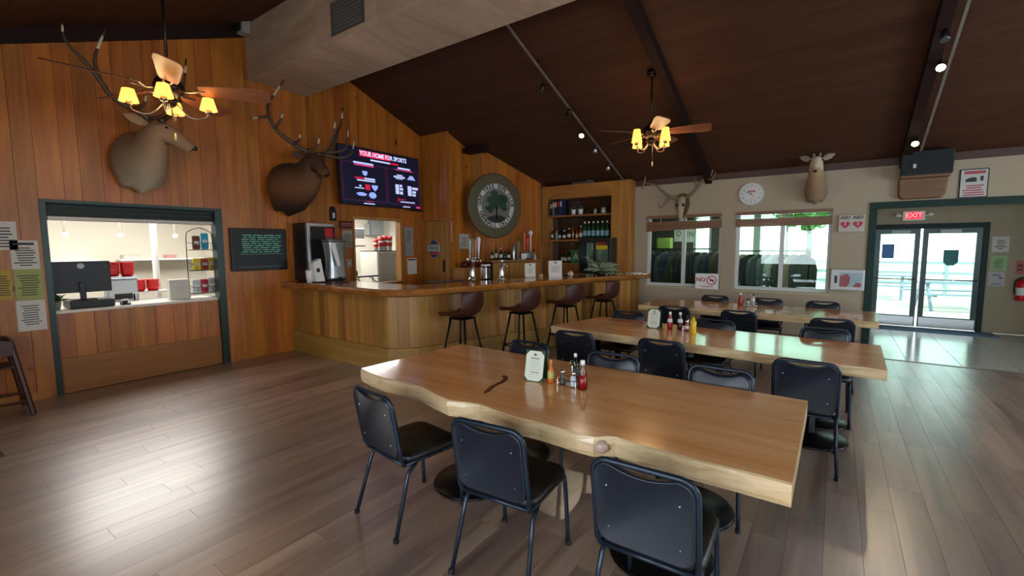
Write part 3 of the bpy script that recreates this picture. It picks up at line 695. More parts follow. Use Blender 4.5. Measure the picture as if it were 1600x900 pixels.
# ================================================================== SMALL THINGS: makers
def lathe_bottle(label, loc, h, r, glass, cap_mat, label_mat=None, group=None, shape='bordeaux', fill=None, fill_mat=None, name='bottle', cat='bottle', nseg=14, caph=None, cap_name='cap'):
    t = thing(name, label, cat, loc, random.uniform(0, 6), group)
    nr = r * .38
    P = {'bordeaux': [(r * .9, 0), (r, .01), (r, h * .60), (r * .86, h * .67), (nr, h * .75), (nr * .95, h * .93)],
         'ketchup': [(r * .92, 0), (r, .01), (r, h * .30), (r * .93, h * .48), (r * .62, h * .70), (nr * 1.15, h * .84), (nr * 1.1, h * .90)],
         'squeeze': [(r * .92, 0), (r, .012), (r * .93, h * .35), (r, h * .66), (r * .75, h * .76), (nr * 1.0, h * .80)],
         'hot': [(r * .92, 0), (r, .01), (r, h * .52), (r * .55, h * .64), (nr, h * .70), (nr, h * .80)],
         'shaker': [(r * .95, 0), (r, .006), (r * .95, h * .55), (r * .72, h * .74), (r * .74, h * .78)],
         'jug': [(r, 0), (r, h * .5), (r * .55, h * .62), (r * .4, h * .72), (r * .42, h * .95)]}[shape]
    body = MB().lathe(P, nseg).build('body', glass, t, True)
    ztop = P[-1][1]; cr = P[-1][0] * 1.18
    if shape == 'squeeze': MB().lathe([(r * .55, ztop - .006), (r * .52, ztop + .01), (r * .22, ztop + .02), (r * .12, h)], 10).build('nozzle', cap_mat, t, True)
    elif shape == 'shaker': MB().lathe([(P[-1][0] * 1.05, ztop - .004), (P[-1][0] * 1.05, h * .93), (P[-1][0] * .7, h)], 12).build(cap_name, cap_mat, t, True)
    else: MB().lathe([(cr, (caph or ztop - .012)), (cr, h * .985), (cr * .8, h)], 12).build(cap_name, cap_mat, t, True)
    if label_mat:
        z0, z1 = (.20, .48) if shape != 'ketchup' else (.42, .62)
        def rad(z):
            for (a, za), (b, zb) in zip(P[:-1], P[1:]):
                if za <= z <= zb: return a + (b - a) * (z - za) / max(1e-6, zb - za)
            return r
        MB().lathe([(rad(h * (z0 + (z1 - z0) * k / 3)) + .0012, h * (z0 + (z1 - z0) * k / 3)) for k in range(4)], nseg, cap=False).build('label', label_mat, t, True)
    if fill: MB().lathe([(max(.002, a * .93 - .001), z if z > .01 else .004) for a, z in P if z < h * fill] , nseg).build('contents', fill_mat, t, True)
    return t
M_GL_GREEN = plain('green_glass', '#0f4a24', .12, var=.05, spec=.8)
M_GL_BROWN = plain('brown_glass', '#3a1a0a', .12, var=.05, spec=.8)
M_GL_CLEAR = plain('clear_spirit_glass', '#9aa096', .10, var=.05, spec=.8)
M_GL_AMBER = plain('amber_spirit', '#8a4a12', .12, var=.05, spec=.8)
M_CLEAR = pane_mat('thin_clear_glass', (.92, .95, .94))
M_LBLUE = plain('pale_blue_label', '#7f9fb5', .6)
M_LWHITE = plain('white_label', '#d8d4c8', .6)
M_GOLD = plain('gold_foil', '#a8812a', .35, .7)
M_GREENL = plain('leaf_green', '#3f5d33', .6, var=.3, scale=20)
def sheet(label, loc, rz, w_, h_, mat, rows=None, cat='paper', name='paper_notice', ink=M_INK, tilt=0, group=None):
    """paper hanging on a wall: local x along wall, -y to the room, origin at its bottom middle"""
    t = thing(name, label, cat, loc, rz, group)
    MB().box(-w_ / 2, w_ / 2, -.0025, -.0005, 0, h_).build('sheet', mat, t)
    if rows: bars([(x0 * w_, x1 * w_, z0 * h_, z1 * h_) for x0, x1, z0, z1 in rows], -.0025).build('print', ink, t)
    if tilt: t.rotation_euler[1] = tilt
    return t
GW = PI / 2     # things on the gable wall face +X

# ---- papers on the pine wall left of the hatch
LN = lines(-.42, .42, .12, .80, 8, .4, .25, 2)
sheet('white paper notice at the left edge above the others', (XG, .80, 1.71), GW, .22, .31, M_PAPER, lines(-.4, .4, .1, .85, 7, .4, .3, 3))
sheet('white paper notice with a heading pinned above the green sheet', (XG, .955, 1.495), GW, .22, .32, M_PAPER, LN + [(-.4, .35, .84, .92)])
sheet('yellow paper notice at the left edge beside the green sheet', (XG, .765, 1.165), GW, .14, .33, plain('yellow_paper', '#b59a4a', .8), lines(-.4, .4, .15, .85, 9, .35, .2, 4))
sheet('pale green paper sheet pinned in the middle beside the hatch', (XG, .965, 1.15), GW, .225, .345, plain('green_paper', '#a3a86a', .8), lines(-.4, .4, .15, .85, 9, .35, .2, 5))
sheet('white paper notice pinned lowest beside the kitchen hatch', (XG, .96, .80), GW, .23, .345, M_PAPER, lines(-.38, .38, .2, .88, 9, .35, .25, 6))

# ---- wooden high chair by the wall
hc = thing('high_chair', 'dark wooden high chair frame standing at the left wall', 'high chair', (-6.98, .52, 0), GW)
M_DWOOD = wood('dark_stained_wood', '#2a120a', '#4a2415', 'z', .4, 7, .1, .05)
for sx in (-1, 1):
    for sy in (-1, 1):
        MB().tube([(sx * .20, sy * .17, .76), (sx * .30, sy * .25, .004)], [.024, .022], 6).build('leg', M_DWOOD, hc)
    MB().tube([(sx * .285, -.235, .12), (sx * .285, .235, .12)], .016, 6).build('side_rail', M_DWOOD, hc)
    MB().box(sx * .205 - .014, sx * .205 + .014, -.19, .19, .66, .80).build('arm_rail', M_DWOOD, hc, bevel=.008)
MB().prism([(-.22, .64), (-.10, .62), (0, .60), (.10, .62), (.22, .64), (.215, .78), (.12, .805), (-.12, .805), (-.215, .78)], -.20, -.178, 'xz').build('front_panel', M_DWOOD, hc, bevel=.006)
MB().box(-.20, .20, .175, .197, .62, .80).build('back_panel', M_DWOOD, hc, bevel=.006)
MB().box(-.215, .215, -.18, .18, .50, .52).build('seat', M_DWOOD, hc, bevel=.005)
for y in (-.235, .235): MB().tube([(-.285, y, .15), (.285, y, .15)], .016, 6).build('cross_rail', M_DWOOD, hc)

# ---- menu screen and the big sports TV
ms = thing('menu_screen', 'black framed menu screen with green text beside the kitchen hatch', 'screen', (XG, 3.475, 1.365), GW)
MB().box(-.42, .42, -.05, -.003, 0, .65).build('bezel', M_BLACK, ms, bevel=.008)
MB().box(-.375, .375, -.053, -.050, .05, .60).build('display', glow('menu_display', '#0c1214', .3), ms)
mr_ = random.Random(5); rows = []
for k in range(9): 
    z = .54 - .032 * k; x = -.27 + .03 * mr_.random()
    while x < .30: 
        l2 = mr_.uniform(.05, .16); rows.append((x, min(x + l2, .33), z, z + .012)); x += l2 + .025
bars(rows, -.053).build('menu_text', glow('menu_text_green', '#4f8a74', .5), ms)
bars([(-.30, .34, .255, .26), (-.32, .36, .06, .063)], -.053).build('rule', glow('menu_rule', '#5d7a78', .4), ms)

tvw, tvh = 1.90, 1.06
tv = thing('television', 'large flat television showing a sports advert above the bar hatch', 'television', (XG + .16, 5.78, 2.485), GW)
tv.rotation_euler = (math.radians(-3), 0, GW)
MB().box(-tvw / 2, tvw / 2, -.045, 0, 0, tvh).build('casing', M_BLACK, tv, bevel=.006)
MB().box(-.3, .3, 0, .14, .35, .7).build('wall_bracket', M_BLACKM, tv)
MB().box(tvw / 2 - .25, tvw / 2 + .06, -.03, .0, -.03, -.002).build('sound_foot', M_BLACK, tv)
scr = MB().box(-tvw / 2 + .015, tvw / 2 - .015, -.0475, -.045, .02, tvh - .015).build('display', glow('tv_dark_blue', '#0c0c22', .8), tv)
def tvrect(name, col, rects, s=1.0, y=-.0475):
    for u0, u1, v0, v1 in rects: MB().box(-tvw / 2 + u0 * tvw, -tvw / 2 + u1 * tvw, y - .0012, y, tvh * (1 - v1), tvh * (1 - v0)).build(name, glow('tv_' + name, col, s), scr)
tvrect('red_pill', '#d01038', [(.235, .60, .045, .15)])
TW = glow('tv_text_white', '#c8d2ff', 1.0)
text_on('headline', 'YOUR HOME FOR SPORTS', .118, TW, scr, -tvw / 2 + .53 * tvw, -.050, tvh * (1 - .098), .0006, .80, .003)
tvrect('white_strip', '#b9c4f0', [(.36, .60, .178, .205), (.16, .39, .255, .288), (.70, .87, .232, .262), (.25, .38, .955, .972), (.74, .84, .955, .972)])
tvrect('red_strip', '#c8123c', [(.60, .71, .178, .205)])
tvrect('pink_rule', '#d83a78', [(.17, .395, .296, .315), (.66, .90, .272, .288), (.925, .985, .945, .975), (.28, .36, .92, .927)])
fr_l = []
for u0, u1, v0, v1 in ((.03, .535, .275, .92), (.555, .985, .275, .92)):
    fr_l += [(u0, u1, v0, v0 + .006), (u0, u1, v1 - .006, v1), (u0, u0 + .004, v0, v1), (u1 - .004, u1, v0, v1)]
tvrect('panel_outline', '#6a2048', fr_l, .6)
# left panel emblems
TE = glow('tv_emblem', '#8fa6ee', .9)
def tvp(u, v): return (-tvw / 2 + u * tvw, tvh * (1 - v))
MB().prism([tvp(.255, .40), tvp(.315, .40), tvp(.312, .455), tvp(.285, .49), tvp(.258, .455)], -.0488, -.0475, 'xz').build('emblem', TE, scr)
MB().prism([tvp(.355, .63), tvp(.43, .63), tvp(.425, .68), tvp(.392, .735), tvp(.36, .68)], -.0488, -.0475, 'xz').build('emblem', TE, scr)
cx_, cz_ = tvp(.36, .81); MB().prism([(cx_ + .085 * math.cos(a * PI / 6), cz_ + .06 * math.sin(a * PI / 6)) for a in range(12)], -.0488, -.0475, 'xz').build('emblem', TE, scr)
MB().prism([tvp(.17, .80), tvp(.21, .775), tvp(.25, .775), tvp(.295, .80), tvp(.27, .835), tvp(.20, .835)], -.0488, -.0475, 'xz').build('emblem', TE, scr)
MB().prism([tvp(.82, .44), tvp(.86, .36), tvp(.90, .36), tvp(.935, .44)], -.0488, -.0475, 'xz').build('emblem', TE, scr)
tvrect('emblem_words', '#b9c4f0', [(.275, .40, .515, .545), (.19, .40, .555, .580), (.16, .265, .695, .712), (.21, .235, .65, .68), (.64, .79, .40, .43), (.68, .76, .37, .39), (.665, .76, .44, .455),
                                   (.655, .70, .555, .735), (.71, .745, .555, .60), (.71, .755, .615, .66), (.71, .75, .68, .735), (.82, .87, .56, .745), (.88, .965, .575, .62), (.88, .935, .645, .69), (.88, .93, .705, .745), (.71, .91, .865, .885)], .9)
tvrect('red_emblem', '#c01838', [(.17, .275, .515, .545), (.28, .335, .63, .725), (.68, .69, .80, .88), (.69, .78, .825, .84)], .9)

# ---- bits on the pine wall around the small hatch
sc = thing('wall_sconce', 'small black wall lamp between the elk head and the television', 'lamp', (XG, 4.775, 2.19), GW)
MB().box(-.055, .055, -.05, 0, 0, .20).build('housing', M_BLACK, sc, bevel=.01); MB().lathe([(.035, .20), (.045, .215), (.03, .25)], 10, (-.01, -.03, 0)).build('cap', M_BLACK, sc, True)
MB().box(-.018, .018, -.053, -.05, .05, .14).build('switch_plate', M_WHITE, sc)
t = thing('wall_plaque', 'dark red framed plaque beside the top of the small hatch', 'plaque', (XG, 5.05, 2.065), GW)
MB().box(-.15, .15, -.02, 0, 0, .13).build('frame', plain('plaque_frame', '#3a1210', .5), t, bevel=.004); MB().box(-.13, .13, -.022, -.02, .018, .112).build('face', plain('plaque_red', '#6b2018', .5), t)
bars([(-.10, .10, .075, .092), (-.11, .11, .045, .055)], -.022).build('print', plain('plaque_print', '#a8705a', .6), t)
sheet('grey paper notice under the red plaque by the small hatch', (XG, 5.08, 1.72), GW, .24, .31, plain('grey_paper', '#a49a8c', .8), lines(-.4, .4, .1, .85, 7, .3, .2, 7))
t = thing('wall_switch', 'small beige switch plate left of the small hatch', 'switch', (XG, 5.08, 1.355), GW); MB().box(-.06, .06, -.01, 0, 0, .145).build('plate', plain('beige_plate', '#a8987c', .5), t, bevel=.003); MB().box(-.012, .012, -.018, -.01, .05, .09).build('toggle', M_WHITE, t)
sheet('tall grey paper sheet hung right of the small hatch', (XG, 6.55, 1.53), GW, .24, .60, plain('grey_paper2', '#8f8b88', .8), lines(-.35, .35, .5, .9, 6, .3, .3, 8))
t = sheet('white card with a black strip on the wall below the tall grey sheet', (XG, 6.62, 1.14), GW, .26, .34, M_PAPER, [(-.42, .42, .86, .94)], ink=M_BLACK)

# ---- cupboard door in the return face, with oval badge and black pull
dr = thing('cupboard_door', 'honey wooden cupboard door with a black pull beside the beer taps', 'door', (-6.99, YF + .016, 0))
MB().box(-.335, .335, -.018, .0, .02, 2.26).build('door_panel', wood('cupboard_wood', '#8e5c22', '#b98038', 'z', .35, 5, .06, .05), dr, bevel=.003)
MB().box(-.365, -.337, -.024, 0, 0, 2.30).box(.337, .365, -.024, 0, 0, 2.30).box(-.365, .365, -.024, 0, 2.27, 2.30).build('casing', M_TRIMZ, dr)
MB().tube(spline([(.255, -.02, 1.20), (.262, -.055, 1.23), (.265, -.06, 1.31), (.262, -.055, 1.39), (.255, -.02, 1.42)], 3), .012, 6).box(.235, .275, -.022, -.018, 1.18, 1.44).build('handle', M_BLACKM, dr)
bd = thing('beer_badge', 'oval blue and red metal badge hung on the cupboard door', 'badge', (-7.01, YF - .003, 1.67))
oval = lambda rx, rz, cz0=0: [(rx * math.cos(2 * PI * k / 28), cz0 + rz * math.sin(2 * PI * k / 28)) for k in range(28)]
MB().prism(oval(.165, .20), -.014, 0, 'xz').build('rim', plain('badge_rim', '#a8adb5', .4, .5), bd)
MB().prism(oval(.15, .185), -.017, -.014, 'xz').build('field', plain('badge_blue', '#26385e', .4), bd)
MB().prism([(-.19, -.02), (-.17, .09), (-.10, .075), (-.06, .105), (0, .08), (.06, .105), (.10, .075), (.17, .09), (.19, -.02), (.16, -.05), (-.16, -.05)], -.022, -.017, 'xz').build('scroll', plain('badge_scroll', '#b9c0b4', .4), bd)
bars([(-.13, -.10, -.02, .06), (-.07, -.03, -.02, .065), (0, .03, -.02, .065), (.06, .09, -.02, .06), (.11, .14, -.02, .055)], -.022, .002).build('lettering_marks', plain('badge_letters', '#4d5a5f', .5), bd)
MB().prism([(-.14, -.07), (.14, -.07), (.125, -.125), (-.125, -.125)], -.020, -.017, 'xz').build('red_band', plain('badge_red', '#b3404a', .4), bd)
t = thing('wall_thermometer', 'slim pink thermometer strip at the corner beside the cupboard door', 'thermometer', (-6.575, 7.02, 1.83), GW)
MB().box(-.03, .03, -.012, 0, 0, .48).build('body', plain('pink_strip', '#c07a76', .5), t, bevel=.006); MB().box(-.036, .036, -.016, 0, .43, .48).build('head', plain('pink_head', '#a85a58', .5), t)
bars([(-.02, .0, .05 + .03 * k, .056 + .03 * k) for k in range(12)], -.012).build('scale', plain('pink_scale', '#d8b0a8', .6), t)
t = thing('wall_certificate', 'framed white certificate on the wall behind the beer taps', 'certificate', (-6.60, 7.42, 1.66), GW)
MB().box(-.17, .17, -.02, 0, 0, .34).build('frame', plain('certificate_frame', '#8d8578', .5), t); MB().box(-.15, .15, -.022, -.02, .02, .32).build('sheet', plain('certificate_paper', '#b9b3a6', .6), t)
bars(lines(-.12, .12, .06, .28, 6, .3, .3, 9), -.022).build('print', M_INK, t)

# ---- round club sign on the slanted wall
def on_sign_wall(s, off): return (S2[0] + st[0] * s + sn[0] * off, S2[1] + st[1] * s + sn[1] * off)
cs = on_sign_wall(.30, .0)
sg = thing('club_sign', 'big round wooden sign with an oak tree and ring lettering above the back bar', 'sign', (cs[0], cs[1], 2.60), SROT)
def disc(r, y0, y1, n=64, r2=None):
    b = MB(); R1 = [(r * math.cos(2 * PI * k / n), r * math.sin(2 * PI * k / n)) for k in range(n)]
    if r2 is None: b.prism(R1, y0, y1, 'xz')
    else:
        R2 = [(r2 * math.cos(2 * PI * k / n), r2 * math.sin(2 * PI * k / n)) for k in range(n)]
        b.rings([[(x, y1, z) for x, z in R2], [(x, y0, z) for x, z in R2], [(x, y0, z) for x, z in R1], [(x, y1, z) for x, z in R1]], False)
    return b
disc(.70, -.09, 0).build('disc', plain('olive_brown_paint', '#5c5138', .5, var=.06), sg, bevel=.03)
disc(.475, -.098, -.09).build('letter_ring', plain('sign_white', '#cfcfc8', .5), sg)
disc(.375, -.101, -.098).build('picture_field', plain('sign_grey', '#6f6d68', .5, var=.15, scale=6), sg)
disc(.485, -.103, -.09, 64, .470).build('ring_edge', plain('sign_edge', '#8a8a84', .5), sg)
def ring_text(txt, a_mid, spread, rad, flip):
    for i, ch in enumerate(txt):
        if ch == ' ': continue
        a = a_mid + (i - (len(txt) - 1) / 2) * spread * (1 if flip else -1)
        me = text_mesh(ch, .115, .002, bold=.004); rot = a + PI / 2 if flip else a - PI / 2
        vs_ = []
        for v in me.vertices:
            x, z = v.co.x * .95, v.co.y
            vs_.append((math.cos(a) * rad + x * math.cos(rot) - z * math.sin(rot), -.102 - v.co.z, math.sin(a) * rad + x * math.sin(rot) + z * math.cos(rot)))
        MB().add(vs_, [tuple(p.vertices) for p in me.polygons]).build('letter', plain('sign_letter_dark', '#1e1c1a', .5), sg); bpy.data.meshes.remove(me)
ring_text('OAK TREE GUN CLUB', PI / 2, .188, .424, False)
ring_text('NEWHALL CALIF.', -PI / 2, .178, .424, True)
tr = MB(); tr.tube([(-.01, -.104, -.30), (0, -.104, -.12), (.02, -.104, .0)], [(.05, .006), (.03, .006), (.035, .006)], 6)
for q in ((-.16, .10), (.17, .08), (-.07, .16), (.09, .18)): tr.tube([(0, -.104, -.08), (q[0] * .5, -.104, q[1] * .5 - .02), (q[0], -.104, q[1])], [(.022, .004), (.014, .004), (.006, .003)], 6)
tr.build('tree_trunk', plain('sign_trunk', '#241a16', .6), sg)
rc = random.Random(12)
for k in range(16):
    a = rc.uniform(0, 2 * PI); r = rc.uniform(0, .2); c0 = (r * 1.2 * math.cos(a), .10 + r * .8 * math.sin(a)); rr = rc.uniform(.06, .11)
    MB().prism([(c0[0] + rr * rc.uniform(.8, 1.1) * math.cos(2 * PI * j / 11), c0[1] + rr * rc.uniform(.75, 1) * math.sin(2 * PI * j / 11)) for j in range(11)], -.108 - .0006 * k, -.101, 'xz').build('foliage', plain('sign_leaf%d' % (k % 3), ['#1c4a26', '#143a20', '#2a4a2a'][k % 3], .6), sg)
for x, z, rr in ((-.22, -.06, .06), (.22, -.05, .07), (-.15, -.12, .05), (.15, -.02, .06)):
    MB().prism([(x + rr * rc.uniform(.8, 1.2) * math.cos(2 * PI * j / 9), z + rr * .8 * math.sin(2 * PI * j / 9)) for j in range(9)], -.107, -.101, 'xz').build('foliage', MATS['sign_leaf1'], sg)
MB().prism([(-.25, -.27), (-.12, -.22), (0, -.20), (.14, -.21), (.26, -.26), (.20, -.315), (.08, -.36), (-.08, -.36), (-.20, -.315)], -.105, -.101, 'xz').build('ground', plain('sign_ground', '#2a2220', .6), sg)

# ---- back-bar cabinet along the slanted wall
def SLP(s, off, z): p = on_sign_wall(s, off); return (p[0], p[1], z)
bb = thing('back_bar_cabinet', 'wooden back bar cabinet below the round sign carrying bottles', 'cabinet', (S2[0], S2[1], 0), SROT)
MB().box(-.02, 1.30, -.40, -.02, 0, 1.385).build('carcass', MATS['board_backing'], bb)
MB().box(-.04, 1.33, -.43, -.01, 1.385, 1.42).build('ledge', M_TRIMW, bb, bevel=.004)
for k in range(3): MB().box(-.01 + .44 * k, .42 + .44 * k, -.418, -.40, .12, 1.37).build('door', M_TRIMZ, bb, bevel=.004)
MB().box(-.02, 1.30, -.41, -.40, 0, .11).build('kick_board', M_TRIMW, bb)
lb_ = thing('back_bar_shelf', 'low wooden side shelf at the left end of the back bar', 'shelf', (-6.585, 7.33, 0), GW)
MB().box(-.33, .33, -.38, -.01, 1.25, 1.28).build('shelf_board', M_TRIMW, lb_, bevel=.003); MB().box(-.33, .33, -.36, -.01, 0, 1.248).build('front', M_TRIMZ, lb_)

# bottles and jars on the ledge
bl = [(.10, .22, .036, M_GL_GREEN, M_GOLD, 'bordeaux', 'green bottle'), (.20, .30, .036, M_GL_GREEN, M_BLACK, 'bordeaux', 'tall green bottle'), (.33, .26, .04, M_GL_BROWN, M_WHITE, 'bordeaux', 'brown bottle with a pale cap'),
      (.43, .20, .045, M_GL_GREEN, M_BLACK, 'jug', 'squat green bottle'), (.54, .24, .034, M_BLACK, M_RED, 'bordeaux', 'black bottle with red cap')]
for s, h, r, g, c, shp, nm in bl:
    lathe_bottle(nm + ' standing on the back bar ledge under the round sign', SLP(s, .22, 1.42), h, r, g, c, M_LWHITE if shp != 'jug' else None, 'bottles on the back bar ledge', shp)
t = thing('metal_canister', 'tall ribbed metal canister on the back bar ledge', 'canister', SLP(.66, .24, 1.42)); MB().lathe([(.045, 0), (.047, .01), (.044, .08), (.047, .15), (.045, .27), (.04, .28)], 16).build('body', M_STEEL, t, True); MB().lathe([(.047, .28), (.047, .30), (.02, .315)], 16).build('lid', M_STEEL, t, True)
t = thing('price_tablet', 'narrow upright sign tablet beside the metal canister', 'sign', SLP(.78, .26, 1.42), SROT); MB().box(-.035, .035, -.01, .01, 0, .42).build('panel', plain('tablet_pink', '#8d7a74', .5), t, bevel=.005); MB().box(-.05, .05, -.04, .04, 0, .012).build('foot', M_STEEL, t)
# second tap box with handles
tb = thing('tap_box', 'steel tap box on the ledge with orange red and white beer handles', 'beer tap', SLP(.98, .26, 1.42), SROT)
MB().box(-.07, .20, -.09, .09, .02, .15).build('box', M_STEEL, tb, bevel=.008)
for x in (-.05, .18): MB().lathe([(.02, 0), (.02, .02)], 10, (x, 0, 0)).build('foot', M_BLACK, tb)
MB().box(-.19, -.075, -.10, -.09, .01, .14).box(-.14, -.12, -.09, .05, .01, .03).build('card_holder', M_WHITE, tb)
def handle(parent, x, y, z, h, r0, r1, mat, knob=None, nm='tap_handle'):
    o = MB().lathe([(.010, 0), (.012, .03), (r0, .05), (r1, h * .85), (r1 * .8, h * .97), (r1 * .3, h)], 12, (x, y, z)).build(nm, mat, parent, True)
    if knob: MB().ball((x, y, z + h), knob[0], 12, 7).build('knob', knob[1], o, True)
    MB().lathe([(.014, -.03), (.016, -.01), (.010, .002)], 10, (x, y, z)).build('collar', M_CHROME, o, True); return o
handle(tb, -.03, 0, .18, .44, .014, .028, plain('orange_handle', '#c98a4a', .4)); handle(tb, .04, -.02, .18, .36, .012, .05, M_RED); handle(tb, .13, -.02, .18, .42, .014, .018, M_WHITE, (.055, M_WHITE))
t = thing('bell_bottle', 'white bell shaped bottle with a printed label at the end of the ledge', 'bottle', SLP(1.235, .25, 1.42)); MB().lathe([(.055, 0), (.055, .02), (.045, .09), (.022, .13), (.016, .16)], 14).build('body', M_WHITE, t, True); MB().lathe([(.012, .16), (.014, .22), (.006, .25)], 10).build('stopper', M_BLACK, t, True); MB().box(-.022, .022, -.056, -.05, .03, .08).build('label', M_INK, t)
t = thing('red_pot', 'small dark red pot on the low side shelf behind the taps', 'pot', (-6.35, 7.15, 1.28)); MB().lathe([(.06, 0), (.085, .04), (.08, .08), (.06, .10)], 16).build('body', plain('dark_red_glaze', '#4a1612', .3), t, True); MB().lathe([(.062, .10), (.03, .125), (.012, .14)], 12).build('lid', plain('dark_red_glaze2', '#5a1e18', .3), t, True)
t = thing('red_crate', 'dark red plastic tray behind the beer tower on the side shelf', 'tray', (-6.36, 7.50, 1.28), GW); MB().box(-.12, .12, -.10, .10, 0, .09).build('body', plain('dull_red', '#5c1712', .5), t, bevel=.01); MB().box(-.13, .13, -.11, .11, .085, .10).build('rim', plain('dull_red_rim', '#6d1d16', .5), t)

# ---- wall shelf unit with bottles (faces the room)
UX0, UX1, UY = -5.74, -3.57, 9.25
su = thing('bottle_shelf', 'tall honey wood shelf unit at the end of the bar holding bottles and books', 'shelf', (0, UY, 0))
MB().box(UX0, -5.60, 0, .30, 0, 3.10).build('left_post', M_TRIMZ, su, bevel=.004); MB().box(-3.99, UX1, 0, .30, 0, 3.10).build('right_post', M_TRIMZ, su, bevel=.004)
MB().box(-5.60, -3.99, 0, .30, 2.80, 3.10).build('header', M_TRIMW, su, bevel=.004)
MB().box(-5.60, -3.99, .28, .30, 0, 2.80).build('back_panel', plain('smoked_mirror', '#5a4a3a', .12, .75, var=.1, scale=4), su)
for z in (2.42, 1.865): MB().box(-5.62, -3.98, -.04, .28, z - .035, z).build('shelf_board', M_TRIMW, su, bevel=.003)
MB().box(-5.60, -3.99, -.02, .28, 1.29, 1.33).build('shelf_board', M_TRIMW, su, bevel=.003); MB().box(-5.60, -3.99, .02, .04, 0, 1.29).build('front_panel', M_TRIMZ, su)
yb0 = UY + .12
# top shelf: books/boxes, plants
bk = [(-5.50, .045, .32, '#1a1d22'), (-5.44, .05, .34, '#6d6f70'), (-5.375, .06, .36, '#20242e'), (-5.30, .06, .38, '#1b2140'), (-5.235, .05, .38, '#202a5c')]
for i, (x, w_, h, c) in enumerate(bk):
    t = thing('boxed_book', ['black', 'grey', 'black and white', 'dark blue', 'royal blue'][i] + ' tall spine on the top bar shelf, %s of the row' % ['first', 'second', 'third', 'fourth', 'last'][i], 'book', (x, yb0, 2.42), 0, 'tall books on the top bar shelf')
    MB().box(-w_ / 2, w_ / 2, -.10, .10, 0, h).build('cover', plain('spine%d' % i, c, .5), t, bevel=.003); MB().box(-w_ / 2 + .006, w_ / 2 - .006, -.102, -.10, h * .55, h * .85).build('spine_label', M_LWHITE if i != 3 else M_RED, t)
def leafy(parent, c, n, rmin, rmax, lw, mat, up_=1.0, seed=1, name='leaf'):
    rd = random.Random(seed)
    for k in range(n):
        a = rd.uniform(0, 2 * PI); L = rd.uniform(rmin, rmax); el = rd.uniform(.2, 1.3) * up_
        d = Vector((math.cos(a) * math.cos(el), math.sin(a) * math.cos(el), math.sin(el))); s_ = d.cross(Vector((0, 0, 1))).normalized() * lw
        p = Vector(c); m1 = p + d * L * .55 + Vector((0, 0, .01)); e = p + d * L - Vector((0, 0, L * .15))
        MB().add([p, m1 + s_, e, m1 - s_], [(0, 1, 2), (0, 2, 3)]).build(name, mat, parent)
for i, x in enumerate((-4.96, -4.78)):
    t = thing('potted_plant', ['left', 'right'][i] + ' of two little plants in white pots on the top bar shelf', 'plant', (x, yb0, 2.42), 0, 'little plants on the top bar shelf')
    MB().lathe([(.045, 0), (.06, .13), (.055, .13), (.05, .10)], 14).build('pot', M_WHITE, t, True); leafy(t, (0, 0, .11), 26, .08, .15, .022, M_GREENL, 1, i + 3)
t = thing('dried_flowers', 'bunch of dark dried flowers in a glass on the top bar shelf', 'flowers', (-4.22, yb0, 2.42))
MB().lathe([(.05, 0), (.06, .02), (.055, .12), (.05, .14)], 14).build('vase', M_GL_CLEAR, t, True)
rd = random.Random(8)
for k in range(18):
    a = rd.uniform(0, 2 * PI); r = rd.uniform(.02, .24); h = rd.uniform(.20, .36); e = (r * math.cos(a), r * .4 * math.sin(a), h)
    o = MB().tube([(0, 0, .08), (e[0] * .5, e[1] * .5, h * .6), e], .003, 4).build('stem', plain('dry_stem', '#3a2a1c', .8), t); MB().ball(e, (.018, .018, .014), 6, 4).build('flower_head', plain('dry_flower', '#3d2b22', .8, var=.3), o)
t = thing('glass_jar', 'small glass jar at the right end of the top bar shelf', 'jar', (-4.42, yb0, 2.42)); MB().lathe([(.035, 0), (.04, .02), (.04, .08), (.03, .10)], 12).build('body', M_GL_CLEAR, t, True); MB().lathe([(.032, .10), (.032, .115)], 12).build('lid', M_GOLD, t)
# middle shelf bottles
mid = [(-5.52, .26, .030, M_GL_BROWN, M_LWHITE, 'brown beer bottle'), (-5.40, .25, .032, M_GL_CLEAR, M_LBLUE, 'clear bottle'), (-5.32, .22, .030, M_GL_BROWN, M_LWHITE, 'small brown bottle'), (-5.20, .22, .042, M_GL_BROWN, M_LWHITE, 'squat brown bottle with white label'),
       (-5.07, .27, .042, M_GL_BROWN, M_LWHITE, 'dark bottle with white label'), (-4.97, .33, .032, M_GL_AMBER, None, 'tall amber bottle'), (-4.87, .25, .030, M_GL_AMBER, M_LWHITE, 'slim amber bottle'), (-4.77, .31, .036, M_GL_AMBER, M_LWHITE, 'white capped whisky bottle')]
for i, (x, h, r, g, lb, nm) in enumerate(mid):
    lathe_bottle(nm + ' on the middle bar shelf, %s from its left end' % ['first', 'second', 'third', 'fourth', 'fifth', 'sixth', 'seventh', 'eighth'][i], (x, yb0, 1.865), h, r, g, M_WHITE if i in (0, 3, 4, 7) else M_BLACK, lb, 'bottles on the middle bar shelf')
for i, x in enumerate((-4.66, -4.56, -4.45, -4.34, -4.23, -4.12)):
    lathe_bottle('green mineral water bottle with pale blue label on the middle bar shelf, %s of six' % ['first', 'second', 'third', 'fourth', 'fifth', 'sixth'][i], (x, yb0 - .02, 1.865), .40, .046, M_GL_GREEN, M_WHITE, M_LBLUE, 'green water bottles')
for i, (x, h, g) in enumerate(((-5.24, .27, M_GL_BROWN), (-5.16, .24, M_GL_GREEN), (-5.06, .28, M_GL_BROWN), (-4.97, .25, M_GL_AMBER))):
    lathe_bottle(['brown', 'green', 'tall brown', 'amber'][i] + ' bottle on the lowest bar shelf behind the menu card', (x, yb0, 1.33), h, .036, g, M_GOLD, M_LWHITE, 'bottles on the lowest bar shelf')
gc = thing('grade_card', 'green square card with a white letter A beside the drinks cooler', 'card', (-4.80, UY - .05, 1.33))
